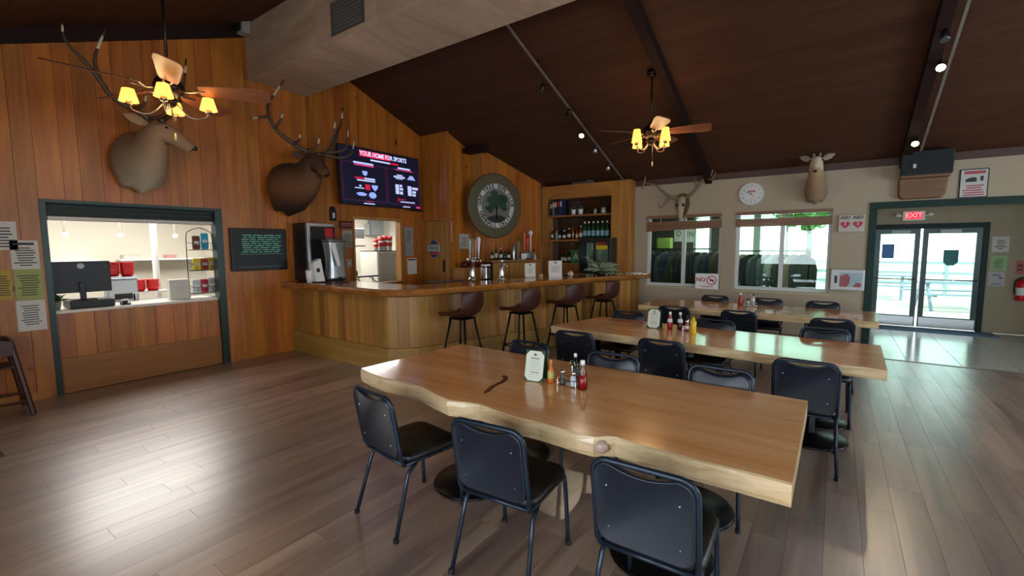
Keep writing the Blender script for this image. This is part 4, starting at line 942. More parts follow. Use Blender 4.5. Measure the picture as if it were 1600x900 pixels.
MB().box(-.13, .13, -.006, .006, 0, .30).build('card', plain('grade_green', '#2f7d3c', .5), gc); text_on('letter', 'A', .22, M_WHITE, gc, 0, -.007, .14, .001)
MB().box(.13, .28, -.005, .005, 0, .28).build('side_sheet', plain('grade_sheet', '#c6cbc0', .5), gc); MB().box(-.10, .25, .006, .05, 0, .006).build('easel', M_BLACK, gc)
bc2 = thing('back_counter', 'dark wood counter under the drinks cooler', 'counter', (0, 0, 0)); MB().box(-5.30, -3.86, 8.80, 9.22, 0, 1.095).build('carcass', MATS['board_backing'], bc2); MB().box(-5.32, -3.84, 8.78, 9.23, 1.095, 1.125).build('top', M_TRIMW, bc2)
cl_ = thing('drinks_cooler', 'black countertop display cooler with glass doors and a yellow label', 'cooler', (-4.16, 8.98, 1.125))
MB().box(-.36, .34, -.18, .20, 0, .05).box(-.36, .34, -.18, .20, .66, .76).box(-.36, -.33, -.18, .20, .05, .66).box(.31, .34, -.18, .20, .05, .66).box(-.02, .02, -.18, -.15, .05, .66).build('cabinet', plain('cooler_black', '#1d1716', .4), cl_)
for x0, x1 in ((-.33, -.02), (.02, .31)): MB().box(x0, x1, -.172, -.166, .05, .66).build('pane', M_GLASS, cl_)
MB().box(-.33, .31, -.14, .17, .34, .352).build('rack', M_STEEL, cl_); MB().box(-.33, .31, .18, .20, .05, .66).build('brightened_back', plain('cooler_brightened_grey', '#a9a59a', .4), cl_)  # back coloured pale in place of light and reflections inside the cooler
MB().box(.05, .30, -.186, -.181, .52, .60).build('yellow_label', plain('yellow_label', '#c9b21a', .5), cl_); MB().box(.06, .27, -.186, -.181, .605, .67).build('red_label', plain('red_label', '#8a2a2a', .5), cl_)
for i, x in enumerate((-.22, -.12, .10, .20)): lathe_bottle('white canister inside the drinks cooler, %s of four' % ['first', 'second', 'third', 'last'][i], (-4.16 + x, 9.02, 1.175), .16 if i < 2 else .18, .035, M_STEEL if i > 1 else M_WHITE, M_WHITE, None, 'canisters in the cooler', 'shaker', name='canister', cat='canister')
cb = thing('shelf_top_box', 'grey cardboard box lying on top of the bar shelf unit', 'box', (-4.55, 9.36, 3.10)); MB().box(-.40, .10, -.08, .08, 0, .05).build('carton', plain('grey_card', '#57504a', .8), cb, bevel=.004); MB().ball((.0, 0, .05), (.10, .07, .035), 10, 6).build('bag', plain('clear_bag', '#7d7870', .4), cb, True)

# ---- things on the bar top
ZB = 1.165
def beer_tower(label, x, y, rz, hands):
    t = thing('beer_tower', label, 'beer tap', (x, y, ZB), rz)
    MB().lathe([(.07, 0), (.07, .012), (.045, .03), (.038, .06), (.036, .30), (.045, .315)], 20).build('column', M_CHROME, t, True)
    if hands:
        MB().tube([(-.10, 0, .335), (.14, 0, .335)], .034, 14).build('tap_head', M_CHROME, t, True)
        for i, (x_, h, m, w_) in enumerate(hands):
            f = MB().tube([(x_, -.02, .335), (x_, -.09, .335), (x_, -.10, .29)], [.012, .012, .009], 8).build('faucet', M_CHROME, t, True)
            handle(t, x_, -.05, .385, h, .012, w_, m)
    return t
beer_tower('chrome beer tower with white and orange tap handles at the bar', -4.93, 5.75, GW, [(-.11, .30, plain('pale_handle', '#a8a492', .4), .030), (-.04, .30, plain('green_grey_handle', '#6d7568', .4), .020), (.03, .30, plain('orange_handle2', '#c06a3a', .4), .036), (.11, .33, plain('white_handle', '#cfcfd4', .35), .038)])
t = beer_tower('short plain chrome tower standing on the bar behind the live-edge notch', -4.62, 6.16, GW, [])
MB().tube([(0, -.03, .24), (0, -.10, .25), (0, -.115, .20)], .010, 8).build('spout', M_CHROME, t, True); MB().lathe([(.05, .315), (.05, .325), (.02, .33)], 18).build('cap', M_CHROME, t, True)
t = thing('napkin_dispenser', 'upright chrome napkin dispenser beside the beer tower', 'dispenser', (-4.86, 6.02, ZB), GW); MB().box(-.065, .065, -.06, .06, 0, .20).build('case', M_CHROME, t, bevel=.008); MB().box(-.035, .035, -.063, -.06, .03, .17).build('slot', plain('dark_slot', '#3a3a48', .5), t); MB().box(-.07, .07, -.05, .05, .22, .25).build('lid', M_WHITE, t, bevel=.006); MB().box(-.01, .01, -.01, .01, .20, .22).build('knob', M_CHROME, t)
tag(MB().rings([[(x, y, z) for x, y in rrect(-.11, .11, -.38, .38, .03, 3)] for z in (0, .010)]).build('drip_mat', plain('black_rubber', '#191715', .6), loc=(-5.03, 5.30, ZB), rz=-.28), 'black rubber mat lying along the bar left of the beer tower', 'mat')
def bar_card(label, x, y, h, w_, curl):
    t = thing('bar_menu', label, 'menu', (x, y, ZB), math.radians(52))
    prof = [(-.05 if curl else -.015, 0), (-.012, .012), (0, .06), (.008, h * .6), (.0, h)]
    m = MB(); n_ = len(prof); vs_ = [(-w_ / 2, y_, z) for y_, z in prof] + [(w_ / 2, y_, z) for y_, z in prof]
    m.add(vs_, [(k, k + 1, n_ + k + 1, n_ + k) for k in range(n_ - 1)]).build('sheet', M_PAPER, t, solid=.003)
    bars(lines(-w_ * .36, w_ * .36, h * .3, h * .72, 6, .3, .3, 3), -.004).build('print', plain('grey_print', '#8a867e', .8), t)
    bars([(-w_ * .1, w_ * .1, h * .84, h * .92)], -.003).build('emblem', M_INK, t)
    MB().box(-w_ * .3, w_ * .3, .004, .05, 0, .008).build('base', M_BLACK, t)
bar_card('white menu sheet with curled foot standing on the bar near the chrome tower', -4.45, 6.78, .25, .20, True)
bar_card('white menu card standing on the bar before the bottle shelf', -4.13, 7.12, .29, .26, False)
t = thing('bar_candle', 'small pale candle block between the two bar menus', 'candle', (-4.36, 7.0, ZB)); MB().box(-.03, .03, -.03, .03, 0, .045).build('block', plain('pale_wax', '#c6a888', .5), t, bevel=.006); MB().cyl((0, 0, .045), (0, 0, .055), .004).build('wick', M_BLACK, t)
gp = thing('bar_greenery', 'trailing grey green plant lying on the bar before the cooler', 'plant', (-3.52, 7.72, ZB))
MB().lathe([(.06, 0), (.085, .05), (.08, .09), (.06, .09)], 14).build('pot', M_BLACK, gp, True)
M_SAGE = plain('sage_leaf', '#94a382', .6, var=.3, scale=20)
leafy(gp, (0, 0, .10), 60, .16, .40, .032, M_SAGE, .6, 5)
rd = random.Random(4)
for k in range(4):
    e = (.10 + .08 * k, .06 + rd.uniform(-.05, .12), .03); MB().tube([(0, 0, .08), (e[0] * .5, e[1] * .5, .12), e], .004, 5).build('stem', M_SAGE, gp)
    leafy(gp, e, 7, .06, .13, .022, M_SAGE, .5, 20 + k)
t = thing('ceramic_shell', 'small white shell ornament on the bar left of the greenery', 'ornament', (-3.92, 7.30, ZB)); MB().ball((0, 0, .05), (.06, .045, .05), 12, 7).build('body', plain('shell_white', '#c9b8a4', .4, var=.2), t, True); MB().ball((.03, -.03, .10), .022, 8, 5).build('tip', plain('shell_tip', '#a8917d', .4), t, True)
t = thing('paper_stack', 'flat white paper stack at the far end of the bar top', 'paper', (-3.28, 8.80, ZB), math.radians(74)); MB().box(-.14, .14, -.10, .10, 0, .012).build('stack', M_PAPER, t); MB().box(-.15, .13, -.09, .11, .012, .015).build('top_sheet', M_WHITE, t)

# ---- soda machine, tea urn, cups on the short leg of the bar
sm = thing('soda_machine', 'tall black and steel soda fountain on the short end of the bar', 'soda machine', (-7.09, 4.265, ZB), GW)
MB().box(-.245, .245, -.13, .24, .02, .95).build('cabinet', plain('soda_black', '#141110', .4), sm, bevel=.008)
MB().box(-.245, -.19, -.19, -.13, .02, .95).build('steel_post', M_STEEL, sm, bevel=.006); MB().box(-.19, .245, -.19, -.13, .89, .95).build('top_trim', M_STEEL, sm, bevel=.006)
MB().box(-.19, .245, -.185, -.13, .34, .89).build('front_panel', plain('soda_panel', '#1c1c1f', .25), sm)
MB().box(.07, .21, -.19, -.185, .72, .87).build('red_badge', plain('soda_red', '#c01418', .4), sm); MB().box(.08, .21, -.19, -.185, .63, .71).build('grey_badge', plain('soda_grey', '#8d8880', .5), sm)
for x in (-.11, -.02, .07): MB().tube([(x, -.17, .34), (x, -.19, .30), (x, -.18, .25)], .016, 8).build('nozzle', M_BLACK, sm, True)
MB().box(-.20, .24, -.20, -.12, .02, .07).build('drip_tray', M_STEEL, sm)
for x in (-.2, .2):
    for y in (-.1, .2): MB().lathe([(.02, 0), (.02, .02)], 8, (x, y, 0)).build('foot', M_BLACK, sm)
ty = tag(MB().rings([[(x, y, z) for x, y in rrect(-.30, .30, -.16, .16, .03, 3)] for z in (0, .012, .018)]).build('dark_tray', plain('tray_brown', '#2e1710', .4), loc=(-6.62, 4.20, ZB), rz=.05), 'dark brown tray under the tea urn on the short bar end', 'tray')
ur = thing('tea_urn', 'waisted steel tea dispenser standing on the dark tray', 'dispenser', (-6.60, 4.30, ZB + .018), GW)
pr = [(.155, 0), (.15, .06), (.135, .22), (.132, .32), (.145, .48), (.165, .60), (.168, .63)]
MB().rings([[(x * r / .16, y * r / .16 * .8, z) for x, y in rrect(-.16, .16, -.14, .14, .06, 4)] for r, z in pr]).build('tank', M_STEEL, ur, True)
MB().rings([[(x, y * .8, z) for x, y in rrect(-.172, .172, -.15, .15, .06, 4)] for z in (.63, .66)] + [[(x * .5, y * .4, .675) for x, y in rrect(-.172, .172, -.15, .15, .06, 4)]]).build('lid', plain('steel_lid', '#8f9294', .3, .8), ur, True)
MB().hexa([(-.15, -.125, .58), (-.06, -.125, .58), (.0, -.155, .24), (-.06, -.155, .24)], [(-.15, -.115, .60), (-.06, -.115, .60), (.0, -.140, .24), (-.06, -.140, .24)]).build('side_label', M_WHITE, ur)
MB().tube([(0, -.11, .05), (0, -.16, .05), (0, -.165, .02)], .012, 8).build('spigot', M_BLACK, ur, True)
t = thing('lid_box', 'white cardboard lid box beside the tea urn', 'box', (-6.66, 4.02, ZB + .018), GW); MB().hexa([(-.06, -.06, 0), (.09, -.06, 0), (.09, .06, 0), (-.06, .06, 0)], [(-.10, -.06, .30), (.03, -.06, .36), (.03, .06, .36), (-.10, .06, .30)]).build('carton', M_WHITE, t); MB().box(-.05, .01, -.063, -.06, .15, .21).build('opening', M_INK, t)
t = thing('cup_stack', 'short white stack of foam cups before the soda machine', 'cups', (-6.74, 3.93, ZB)); MB().lathe([(.04, 0), (.05, .12), (.052, .14), (.05, .16), (.054, .19), (.045, .19), (.04, .10)], 16).build('stack', M_WHITE, t, True); MB().lathe([(.054, .185), (.056, .19), (.054, .195)], 16, cap=False).build('rim', M_WHITE, t)

# ================================================================== MOUNTED ANIMALS
def loft_body(parent, path, rad, mat, lobes=0, n=30, name='body', sub=1):
    P = spline(path, 3); R = lerp_list(rad, 3)
    b = MB(); b.tube(P, R, n)
    if lobes:
        for i, v in enumerate(b.v):
            if v[1] > -.30 and v[2] < path[0][2]:
                k = (path[0][2] - v[2]) / rad[0][1]; u = (v[0] - path[0][0]) / rad[0][0]
                b.v[i] = (v[0], v[1], v[2] - lobes * min(1, k * 1.4) * (math.cos(u * 2 * PI / .66)) * (1 + v[1] / .3))
    return b.build(name, mat, parent, True, sub=sub)
def antler(parent, beam, tines, r=.024, tip=M_ANTLERT, mat=M_ANTLER):
    P = spline(beam, 4); m = len(P)
    o = MB().tube(P, [r * (1 - .72 * k / (m - 1)) for k in range(m)], 8).build('antler', mat, parent, True)
    for t_ in tines:
        Q = spline(t_, 3); q = len(Q)
        MB().tube(Q, [r * .7 * (1 - .82 * k / (q - 1)) for k in range(q)], 7).build('tine', mat, o, True)
        MB().tube(Q[-3:], [r * .7 * (1 - .82 * (q - 3) / (q - 1)) + .001, r * .3, .002], 7).build('tine_tip', tip, o, True)
    MB().tube(P[-4:], [r * (1 - .72 * (m - 4) / (m - 1)) + .001, r * .38, r * .30, .003], 8).build('antler_tip', tip, o, True)
    return o
def ear(parent, a, b, w_, mat):
    a, b = Vector(a), Vector(b); d = b - a
    P = [tuple(a + d * k) for k in (0, .3, .6, .85, 1)]
    return MB().tube(P, [(.012, w_ * .45), (.016, w_ * .95), (.012, w_), (.008, w_ * .5), (.003, .004)], 10).build('ear', mat, parent, True)
# brown elk next to the television
F2 = fur('brown_elk_coat', [(-.65, '#1d0f09'), (-.35, '#2e190e'), (-.05, '#6b4426'), (.14, '#5f3b21'), (.30, '#402616'), (.45, '#4a2f1c')])
e2 = thing('elk_head', 'dark brown elk head with big antlers mounted beside the television', 'mounted head', (XG, 4.05, 2.75), GW)
MB().prism([(-.12 + .27 * math.cos(2 * PI * k / 24), -.10 + .36 * math.sin(2 * PI * k / 24)) for k in range(24)], -.02, 0, 'xz').build('plaque', M_DWOOD, e2)
loft_body(e2, [(-.12, -.012, -.10), (-.12, -.18, -.09), (-.11, -.35, -.05), (-.07, -.50, .02), (-.05, -.61, .12), (-.04, -.70, .25), (-.03, -.79, .27), (-.01, -.88, .19), (.005, -.95, .10), (.01, -.98, .05)],
          [(.31, .40), (.33, .41), (.29, .38), (.22, .33), (.165, .27), (.135, .175), (.115, .12), (.09, .095), (.078, .078), (.066, .058)], F2, .10)
M_NOSE = plain('wet_black_nose', '#0d0908', .25)
MB().ball((.012, -1.0, .075), (.045, .03, .035), 10, 6).build('nose', M_NOSE, e2, True)
for s in (-1, 1): MB().ball((-.03 + s * .108, -.765, .315), .022, 8, 6).build('eye', M_NOSE, e2, True)
ear(e2, (-.12, -.68, .36), (-.33, -.64, .36), .06, F2); ear(e2, (.06, -.68, .36), (.25, -.64, .36), .06, F2)
antler(e2, [(-.05, -.68, .42), (-.21, -.66, .48), (-.46, -.61, .64), (-.57, -.60, .77), (-.61, -.58, .95), (-.56, -.58, 1.10), (-.36, -.60, 1.43)],
       [[(-.54, -.62, .70), (-.50, -.70, .80), (-.47, -.74, .93)], [(-.28, -.66, .52), (-.27, -.78, .56), (-.27, -.80, .66)], [(-.10, -.68, .44), (-.02, -.82, .50), (.01, -.86, .66)], [(-.60, -.58, .86), (-.70, -.55, .83), (-.82, -.5, .80)]], .042)
antler(e2, [(.06, -.68, .42), (.24, -.62, .46), (.40, -.60, .62), (.50, -.58, .83), (.60, -.56, 1.04), (.64, -.56, 1.28)],
       [[(.38, -.60, .62), (.36, -.70, .80), (.38, -.74, 1.0)], [(.24, -.62, .48), (.50, -.72, .54), (.58, -.74, .70), (.60, -.74, .92)], [(.14, -.66, .43), (.40, -.80, .40), (.58, -.84, .50), (.64, -.84, .74)]], .042)
# pale elk above the kitchen hatch
F1_ = fur('pale_elk_coat', [(-.55, '#e0d6c0'), (-.38, '#cdc0a6'), (-.20, '#a89880'), (.0, '#947e64'), (.2, '#866b50'), (.45, '#97795a')])
e1 = thing('elk_head', 'pale tan elk head turned to the right above the kitchen hatch', 'mounted head', (XG, 2.08, 2.85), GW)
MB().prism([(-.06 + .24 * math.cos(2 * PI * k / 24), -.05 + .32 * math.sin(2 * PI * k / 24)) for k in range(24)], -.02, 0, 'xz').build('plaque', M_DWOOD, e1)
loft_body(e1, [(-.06, -.012, -.05), (-.06, -.18, -.04), (-.06, -.36, -.01), (-.05, -.50, .07), (-.03, -.60, .17), (.03, -.67, .25), (.11, -.71, .23), (.20, -.75, .16), (.27, -.77, .11), (.30, -.78, .085)],
          [(.28, .36), (.29, .37), (.24, .32), (.18, .26), (.145, .20), (.125, .135), (.105, .11), (.084, .085), (.074, .070), (.062, .055)], F1_, .06)
MB().ball((.32, -.785, .105), (.035, .04, .032), 10, 6).build('nose', M_NOSE, e1, True)
MB().ball((.045, -.775, .295), .022, 8, 6).build('eye', M_NOSE, e1, True); MB().ball((.09, -.58, .33), .022, 8, 6).build('eye', M_NOSE, e1, True)
ear(e1, (-.10, -.64, .34), (-.33, -.66, .40), .06, F1_); ear(e1, (.04, -.56, .38), (.16, -.45, .50), .06, F1_)
antler(e1, [(-.04, -.62, .38), (-.16, -.60, .47), (-.29, -.56, .53), (-.43, -.56, .64), (-.50, -.56, .85), (-.50, -.56, 1.01), (-.39, -.56, 1.34)],
       [[(-.43, -.56, .66), (-.58, -.56, .89), (-.69, -.56, 1.01), (-.75, -.56, 1.12), (-.75, -.56, 1.26)], [(-.20, -.60, .48), (-.16, -.78, .52), (-.14, -.82, .64)], [(-.07, -.63, .40), (.02, -.80, .44), (.06, -.84, .56)]], .038)
antler(e1, [(.04, -.60, .40), (.16, -.58, .52), (.28, -.58, .72), (.34, -.58, 1.0), (.37, -.58, 1.24)], [[(.26, -.58, .68), (.22, -.64, .85), (.22, -.66, 1.10)], [(.08, -.60, .44), (.16, -.76, .50), (.20, -.80, .62)]], .038)
# pale antelope head above the right window
F3 = fur('antelope_coat', [(0, '#9a8468'), (.25, '#8d745a'), (.50, '#9a7a58'), (.62, '#a8906c'), (.68, '#d2c5a4'), (.9, '#d8cdb2')])
gt = thing('antelope_head', 'pale antelope head with two thin horns mounted above the right window', 'mounted head', (-.345, YB, 2.40))
loft_body(gt, [(0, -.004, .20), (0, -.12, .22), (0, -.25, .34), (0, -.33, .50), (0, -.37, .63), (0, -.42, .70), (0, -.50, .64), (0, -.575, .55), (0, -.61, .50)],
          [(.165, .18), (.165, .18), (.14, .14), (.11, .11), (.095, .095), (.088, .085), (.068, .07), (.048, .05), (.036, .036)], F3, .03)
MB().ball((0, -.63, .505), (.028, .02, .022), 8, 5).build('nose', M_NOSE, gt, True)
for s in (-1, 1):
    MB().ball((s * .082, -.455, .70), .018, 8, 6).build('eye', M_NOSE, gt, True); ear(gt, (s * .07, -.38, .72), (s * .25, -.34, .80), .05, plain('antelope_ear', '#94867a', .7))
    MB().tube(spline([(s * .04, -.40, .77), (s * .055, -.37, .87), (s * .10, -.33, 1.0)], 4), [.024, .023, .022, .020, .018, .015, .011, .007, .003], 8).build('horn', plain('dark_horn', '#7d6f5d', .5), gt, True)
# deer skull with wide antlers over the left window
sk = thing('skull_mount', 'deer skull with wide curling antlers on a wooden shield above the left window', 'skull mount', (-2.585, YB, 2.28))
MB().prism([(-.12, .40), (-.09, .46), (0, .49), (.09, .46), (.13, .40), (.145, .25), (.10, .10), (.0, -.03), (-.10, .10), (-.145, .25)], -.025, 0, 'xz').build('shield', wood('shield_wood', '#4d3a1e', '#6d5530', 'z', .4, 6, .1, .05), sk, bevel=.008)
b = MB(); b.tube(spline([(0, -.04, .42), (0, -.10, .36), (0, -.14, .22), (0, -.15, .08), (0, -.14, -.04), (0, -.13, -.08)], 3), lerp_list([(.04, .03), (.085, .05), (.08, .045), (.055, .04), (.04, .03), (.02, .02)], 3), 12)
b.build('skull', plain('bone', '#a8977a', .6, var=.2), sk, True)
for s in (-1, 1): MB().ball((s * .055, -.17, .24), (.028, .02, .035), 8, 6).build('eye_socket', plain('socket', '#2e2418', .8), sk, True)
M_TAN = plain('tan_antler', '#7d6a4e', .5, var=.25, scale=12)
antler(sk, [(-.06, -.08, .38), (-.22, -.12, .42), (-.38, -.14, .55), (-.52, -.16, .68), (-.76, -.18, .73)], [[(-.22, -.12, .42), (-.30, -.20, .30), (-.38, -.24, .20), (-.42, -.24, .30)], [(-.74, -.18, .73), (-.77, -.18, .66), (-.77, -.2, .60)], [(-.74, -.18, .73), (-.72, -.2, .82), (-.70, -.2, .88)]], .034, M_TAN, M_TAN)
antler(sk, [(.06, -.08, .38), (.20, -.12, .46), (.34, -.14, .62), (.46, -.16, .74), (.56, -.18, .78), (.58, -.20, .90), (.50, -.2, .96)], [[(.30, -.14, .57), (.28, -.2, .66), (.30, -.2, .74)], [(.50, -.17, .76), (.56, -.22, .68), (.62, -.22, .74), (.64, -.2, .84)], [(.56, -.18, .86), (.66, -.16, .92), (.86, -.12, .97)]], .034, M_TAN, M_TAN)

# ================================================================== WINDOW WALL THINGS
ck = thing('wall_clock', 'round white wall clock above the gap between the windows', 'clock', (-1.345, YB, 2.665))
def disc_at(r, y0, y1, n=40): return MB().prism([(r * math.cos(2 * PI * k / n), r * math.sin(2 * PI * k / n)) for k in range(n)], y0, y1, 'xz')
disc_at(.21, -.04, 0).build('case', plain('clock_case', '#c6c8c8', .4), ck, bevel=.01); disc_at(.185, -.043, -.04).build('dial', plain('clock_dial', '#d2d2d0', .5), ck)
for k in range(12):
    a = PI / 2 - k * PI / 6; text_on('numeral', str(k if k else 12), .05, M_INK, ck, .15 * math.cos(a), -.0435, .15 * math.sin(a), .0005)
def hand(L, w_, a, m, nm): c, s = math.cos(a), math.sin(a); MB().prism([(-s * w_, c * w_), (c * L, s * L), (s * w_, -c * w_), (-c * .03, -s * .03)], -.049, -.045, 'xz').build(nm, m, ck)
hand(.09, .008, 2.75, M_BLACK, 'hour_hand'); hand(.13, .006, 2.72, plain('clock_red', '#9a3a3a', .5), 'minute_hand'); hand(.12, .003, -.95, M_RED, 'second_hand')
MB().box(-.06, .07, -.0445, -.043, .03, .06).build('dial_print', plain('pink_print', '#b8707a', .6), ck)
def blind(label, W, zb0, zb1):
    t = thing('window_blind', label, 'blind', ((W[0] + W[1]) / 2, YB, W[3]))
    hw_ = (W[1] - W[0]) / 2 - .004; m = wood('blind_wood', '#6b4630', '#8f6648', 'x', .5, 6, .06, .08)
    MB().box(-hw_, hw_, -.035, .03, -.055, 0).build('head_rail', m, t)
    for k in range(2):
        z = -.085 - .042 * k; MB().hexa([(-hw_, -.02, z - .006), (hw_, -.02, z - .006), (hw_, .02, z + .004), (-hw_, .02, z + .004)], [(-hw_, -.02, z - .003), (hw_, -.02, z - .003), (hw_, .02, z + .007), (-hw_, .02, z + .007)]).build('slat', m, t)
    z0, z1 = zb0 - W[3], zb1 - W[3]
    for k in range(6):
        u0, u1 = k / 6, (k + 1) / 6; a0 = -.135 + (z0 + .135) * u0; a1 = -.135 + (z0 + .135) * u1; b0 = -.135 + (z1 + .135) * u0; b1 = -.135 + (z1 + .135) * u1
        MB().hexa([(-hw_, -.022, a1 + .002), (hw_, -.022, b1 + .002), (hw_, .022, b1 + .002), (-hw_, .022, a1 + .002)], [(-hw_, -.022, a0), (hw_, -.022, b0), (hw_, .022, b0), (-hw_, .022, a0)]).build('slat', m, t)
    for x in (-hw_ * .6, 0, hw_ * .6): MB().box(x - .004, x + .004, -.024, -.022, -.14, -.05).build('cord', M_WHITE, t)
blind('brown wooden blind pulled up unevenly in the left window', W1, 2.01, 2.06); blind('brown wooden blind pulled up in the right window', W2, 2.055, 2.06)
ns = thing('no_smoking_sign', 'white NO sign with a red barred circle at the foot of the left window', 'sign', (-2.065, YB - .05, .86))
MB().box(-.215, .215, -.008, 0, 0, .30).build('board', M_WHITE, ns)
text_on('lettering', 'NO', .115, plain('sign_red', '#c03028', .5), ns, -.112, -.009, .175, .001, 1, .003)
rg = MB(); rg.tube([(.09 + .085 * math.cos(2 * PI * k / 24), -.010, .17 + .085 * math.sin(2 * PI * k / 24)) for k in range(25)], .009, 6); rg.tube([(.03, -.010, .23), (.15, -.010, .11)], .009, 6); rg.build('barred_circle', MATS['sign_red'], ns)
MB().box(.05, .13, -.0095, -.008, .155, .185).build('cigarette', M_INK, ns); bars([(-.12, .12, .035, .05)], -.008).build('small_print', MATS['sign_red'], ns)
t = thing('aed_sign', 'white AED wall sign with two red hearts right of the windows', 'sign', (.178, YB, 1.93))
MB().box(-.175, .175, -.05, 0, 0, .28).build('board', plain('sign_offwhite', '#b9b2a4', .5), t, bevel=.004)
def heart(cx, cz0, s): return [(cx + s * .0625 * 16 * math.sin(a) ** 3, cz0 + s * .0625 * (13 * math.cos(a) - 5 * math.cos(2 * a) - 2 * math.cos(3 * a) - math.cos(4 * a))) for a in [2 * PI * k / 26 for k in range(26)]]
for x in (-.085, .085):
    MB().prism(heart(x, .12, .066), -.054, -.05, 'xz').build('heart', plain('heart_red', '#b8243a', .5), t); text_on('lettering', 'AED', .075, M_INK, t, x, -.051, .235, .001, 1, .002)
    MB().prism([(x - .012, .10), (x + .012, .125), (x + .002, .125), (x + .014, .155), (x - .012, .125), (x, .125)], -.056, -.054, 'xz').build('bolt_mark', M_WHITE, t)
t = thing('aed_cabinet', 'white wall cabinet with a window showing red equipment beside the entrance', 'cabinet', (.165, YB, .95))
MB().box(-.235, .235, -.16, -.004, 0, .355).build('case', plain('cabinet_white', '#c2c4bf', .4), t, bevel=.02)
MB().box(-.10, .20, -.164, -.16, .06, .30).build('window', plain('cabinet_window', '#9fb4be', .1, var=.05, spec=.9), t)
MB().prism([(-.10, .06), (.0, .06), (.03, .12), (.04, .22), (.0, .28), (-.10, .24)], -.167, -.164, 'xz').build('red_device', plain('device_red', '#8f3434', .4), t); MB().prism([(.08, .06), (.18, .06), (.19, .12), (.12, .14)], -.167, -.164, 'xz').build('red_pouch', MATS['device_red'], t)
MB().box(-.175, -.135, -.165, -.16, .12, .245).build('black_strip', M_BLACK, t)
sp = thing('wall_speaker', 'big black loudspeaker on a wooden wall bracket above the entrance', 'speaker', (1.03, YB, 2.42))
MB().hexa([(-.30, -.34, .34), (.30, -.34, .34), (.26, -.06, .34), (-.26, -.06, .34)], [(-.30, -.37, .69), (.30, -.37, .69), (.26, -.06, .69), (-.26, -.06, .69)]).build('cabinet', plain('speaker_black', '#15191b', .6), sp, bevel=.012)
MB().hexa([(-.28, -.36, .36), (.28, -.36, .36), (.28, -.345, .36), (-.28, -.345, .36)], [(-.28, -.385, .68), (.28, -.385, .68), (.28, -.363, .68), (-.28, -.363, .68)]).build('grille', plain('grille_cloth', '#1d2426', .9), sp)
MB().box(-.155, -.12, -.385, -.375, .44, .50).build('badge', M_STEEL, sp)
MB().prism([(-.29, .33), (.29, .33), (.27, .06), (.22, .0), (-.24, .0), (-.28, .05)], -.10, -.004, 'xz').build('bracket', wood('bracket_wood', '#55331a', '#7d4f28', 'x', .4, 6, .1, .05), sp, bevel=.02)
MB().box(-.28, .28, -.33, -.004, .305, .338).build('bracket_shelf', MATS['bracket_wood'], sp)
po = thing('warning_poster', 'framed white poster with red print and a dark picture above the entrance frame', 'poster', (1.605, YB, 2.405))
MB().box(-.155, .155, -.02, 0, 0, .42).build('frame', M_BLACKM, po); MB().box(-.143, .143, -.022, -.02, .012, .408).build('sheet', plain('poster_white', '#bdb8b4', .6), po)
bars([(-.11, .12, .345, .39)] + lines(-.12, .12, .03, .20, 5, .5, .2, 4), -.022).build('red_print', plain('poster_red', '#a8484a', .6), po)
b = MB(); b.prism([(-.09, .23), (.03, .23), (.03, .28), (.0, .30), (-.05, .29), (-.09, .27)], -.0235, -.022, 'xz'); b.box(.065, .10, -.0235, -.022, .24, .31); b.build('picture', M_INK, po)
ex = thing('exit_sign', 'lit red EXIT sign with two emergency lamps above the glass doors', 'exit sign', (1.245, YD, 2.20))
MB().box(-.175, .175, -.05, 0, 0, .19).build('housing', M_WHITE, ex, bevel=.006); MB().box(-.125, .125, -.053, -.05, .03, .165).build('lit_panel', glow('exit_red', '#ff1428', 1.6), ex)
text_on('lettering', 'EXIT', .135, glow('exit_letter', '#ff8a90', 1.4), ex, 0, -.054, .097, .001, .95, .003)
for s in (-1, 1): o = MB().lathe([(.045, 0), (.05, .03), (.03, .07)], 12).build('lamp_head', M_WHITE, ex, True, loc=(s * .25, -.07, .08)); MB().box(min(s * .17, s * .25), max(s * .17, s * .25), -.06, -.04, .085, .105).build('lamp_arm', M_WHITE, ex)
sheet('white printed notice topmost beside the glass doors', (2.52, YD, 1.56), 0, .23, .29, M_PAPER, lines(-.35, .35, .2, .85, 5, .35, .3, 2)); sheet('pale green notice in the middle beside the glass doors', (2.515, YD, 1.20), 0, .225, .29, plain('mint_paper', '#9dbf8a', .8), lines(-.35, .35, .2, .85, 7, .3, .3, 3)); sheet('white notice with a small black mark lowest beside the glass doors', (2.505, YD, .91), 0, .225, .27, plain('bluish_paper', '#b8b8bc', .8), [(-.3, .2, .75, .8), (.15, .35, .55, .63), (-.3, .3, .12, .16)])
fe = thing('fire_extinguisher', 'red fire extinguisher hung on the wall right of the glass doors', 'fire extinguisher', (2.83, YD - .09, .66))
MB().lathe([(.075, 0), (.08, .02), (.08, .30), (.06, .36), (.03, .39)], 18).build('tank', M_RED, fe, True); MB().lathe([(.081, .10), (.081, .24)], 18, cap=False).build('label', M_WHITE, fe, True)
MB().box(-.03, .03, -.02, .02, .39, .43).box(-.02, .02, -.11, .02, .43, .445).build('valve', M_BLACK, fe); MB().tube(spline([(-.03, -.02, .41), (-.10, -.04, .36), (-.11, -.05, .22), (-.10, -.06, .12)], 3), .012, 6).build('hose', M_BLACK, fe, True); MB().box(-.03, .03, .05, .09, .1, .4).build('wall_hook', M_STEEL, fe)
sheet('small red extinguisher notice above the fire extinguisher', (2.80, YD, 1.14), 0, .11, .26, plain('pink_notice', '#b86a66', .7), [(-.3, .3, .6, .7), (-.3, .3, .3, .4)])

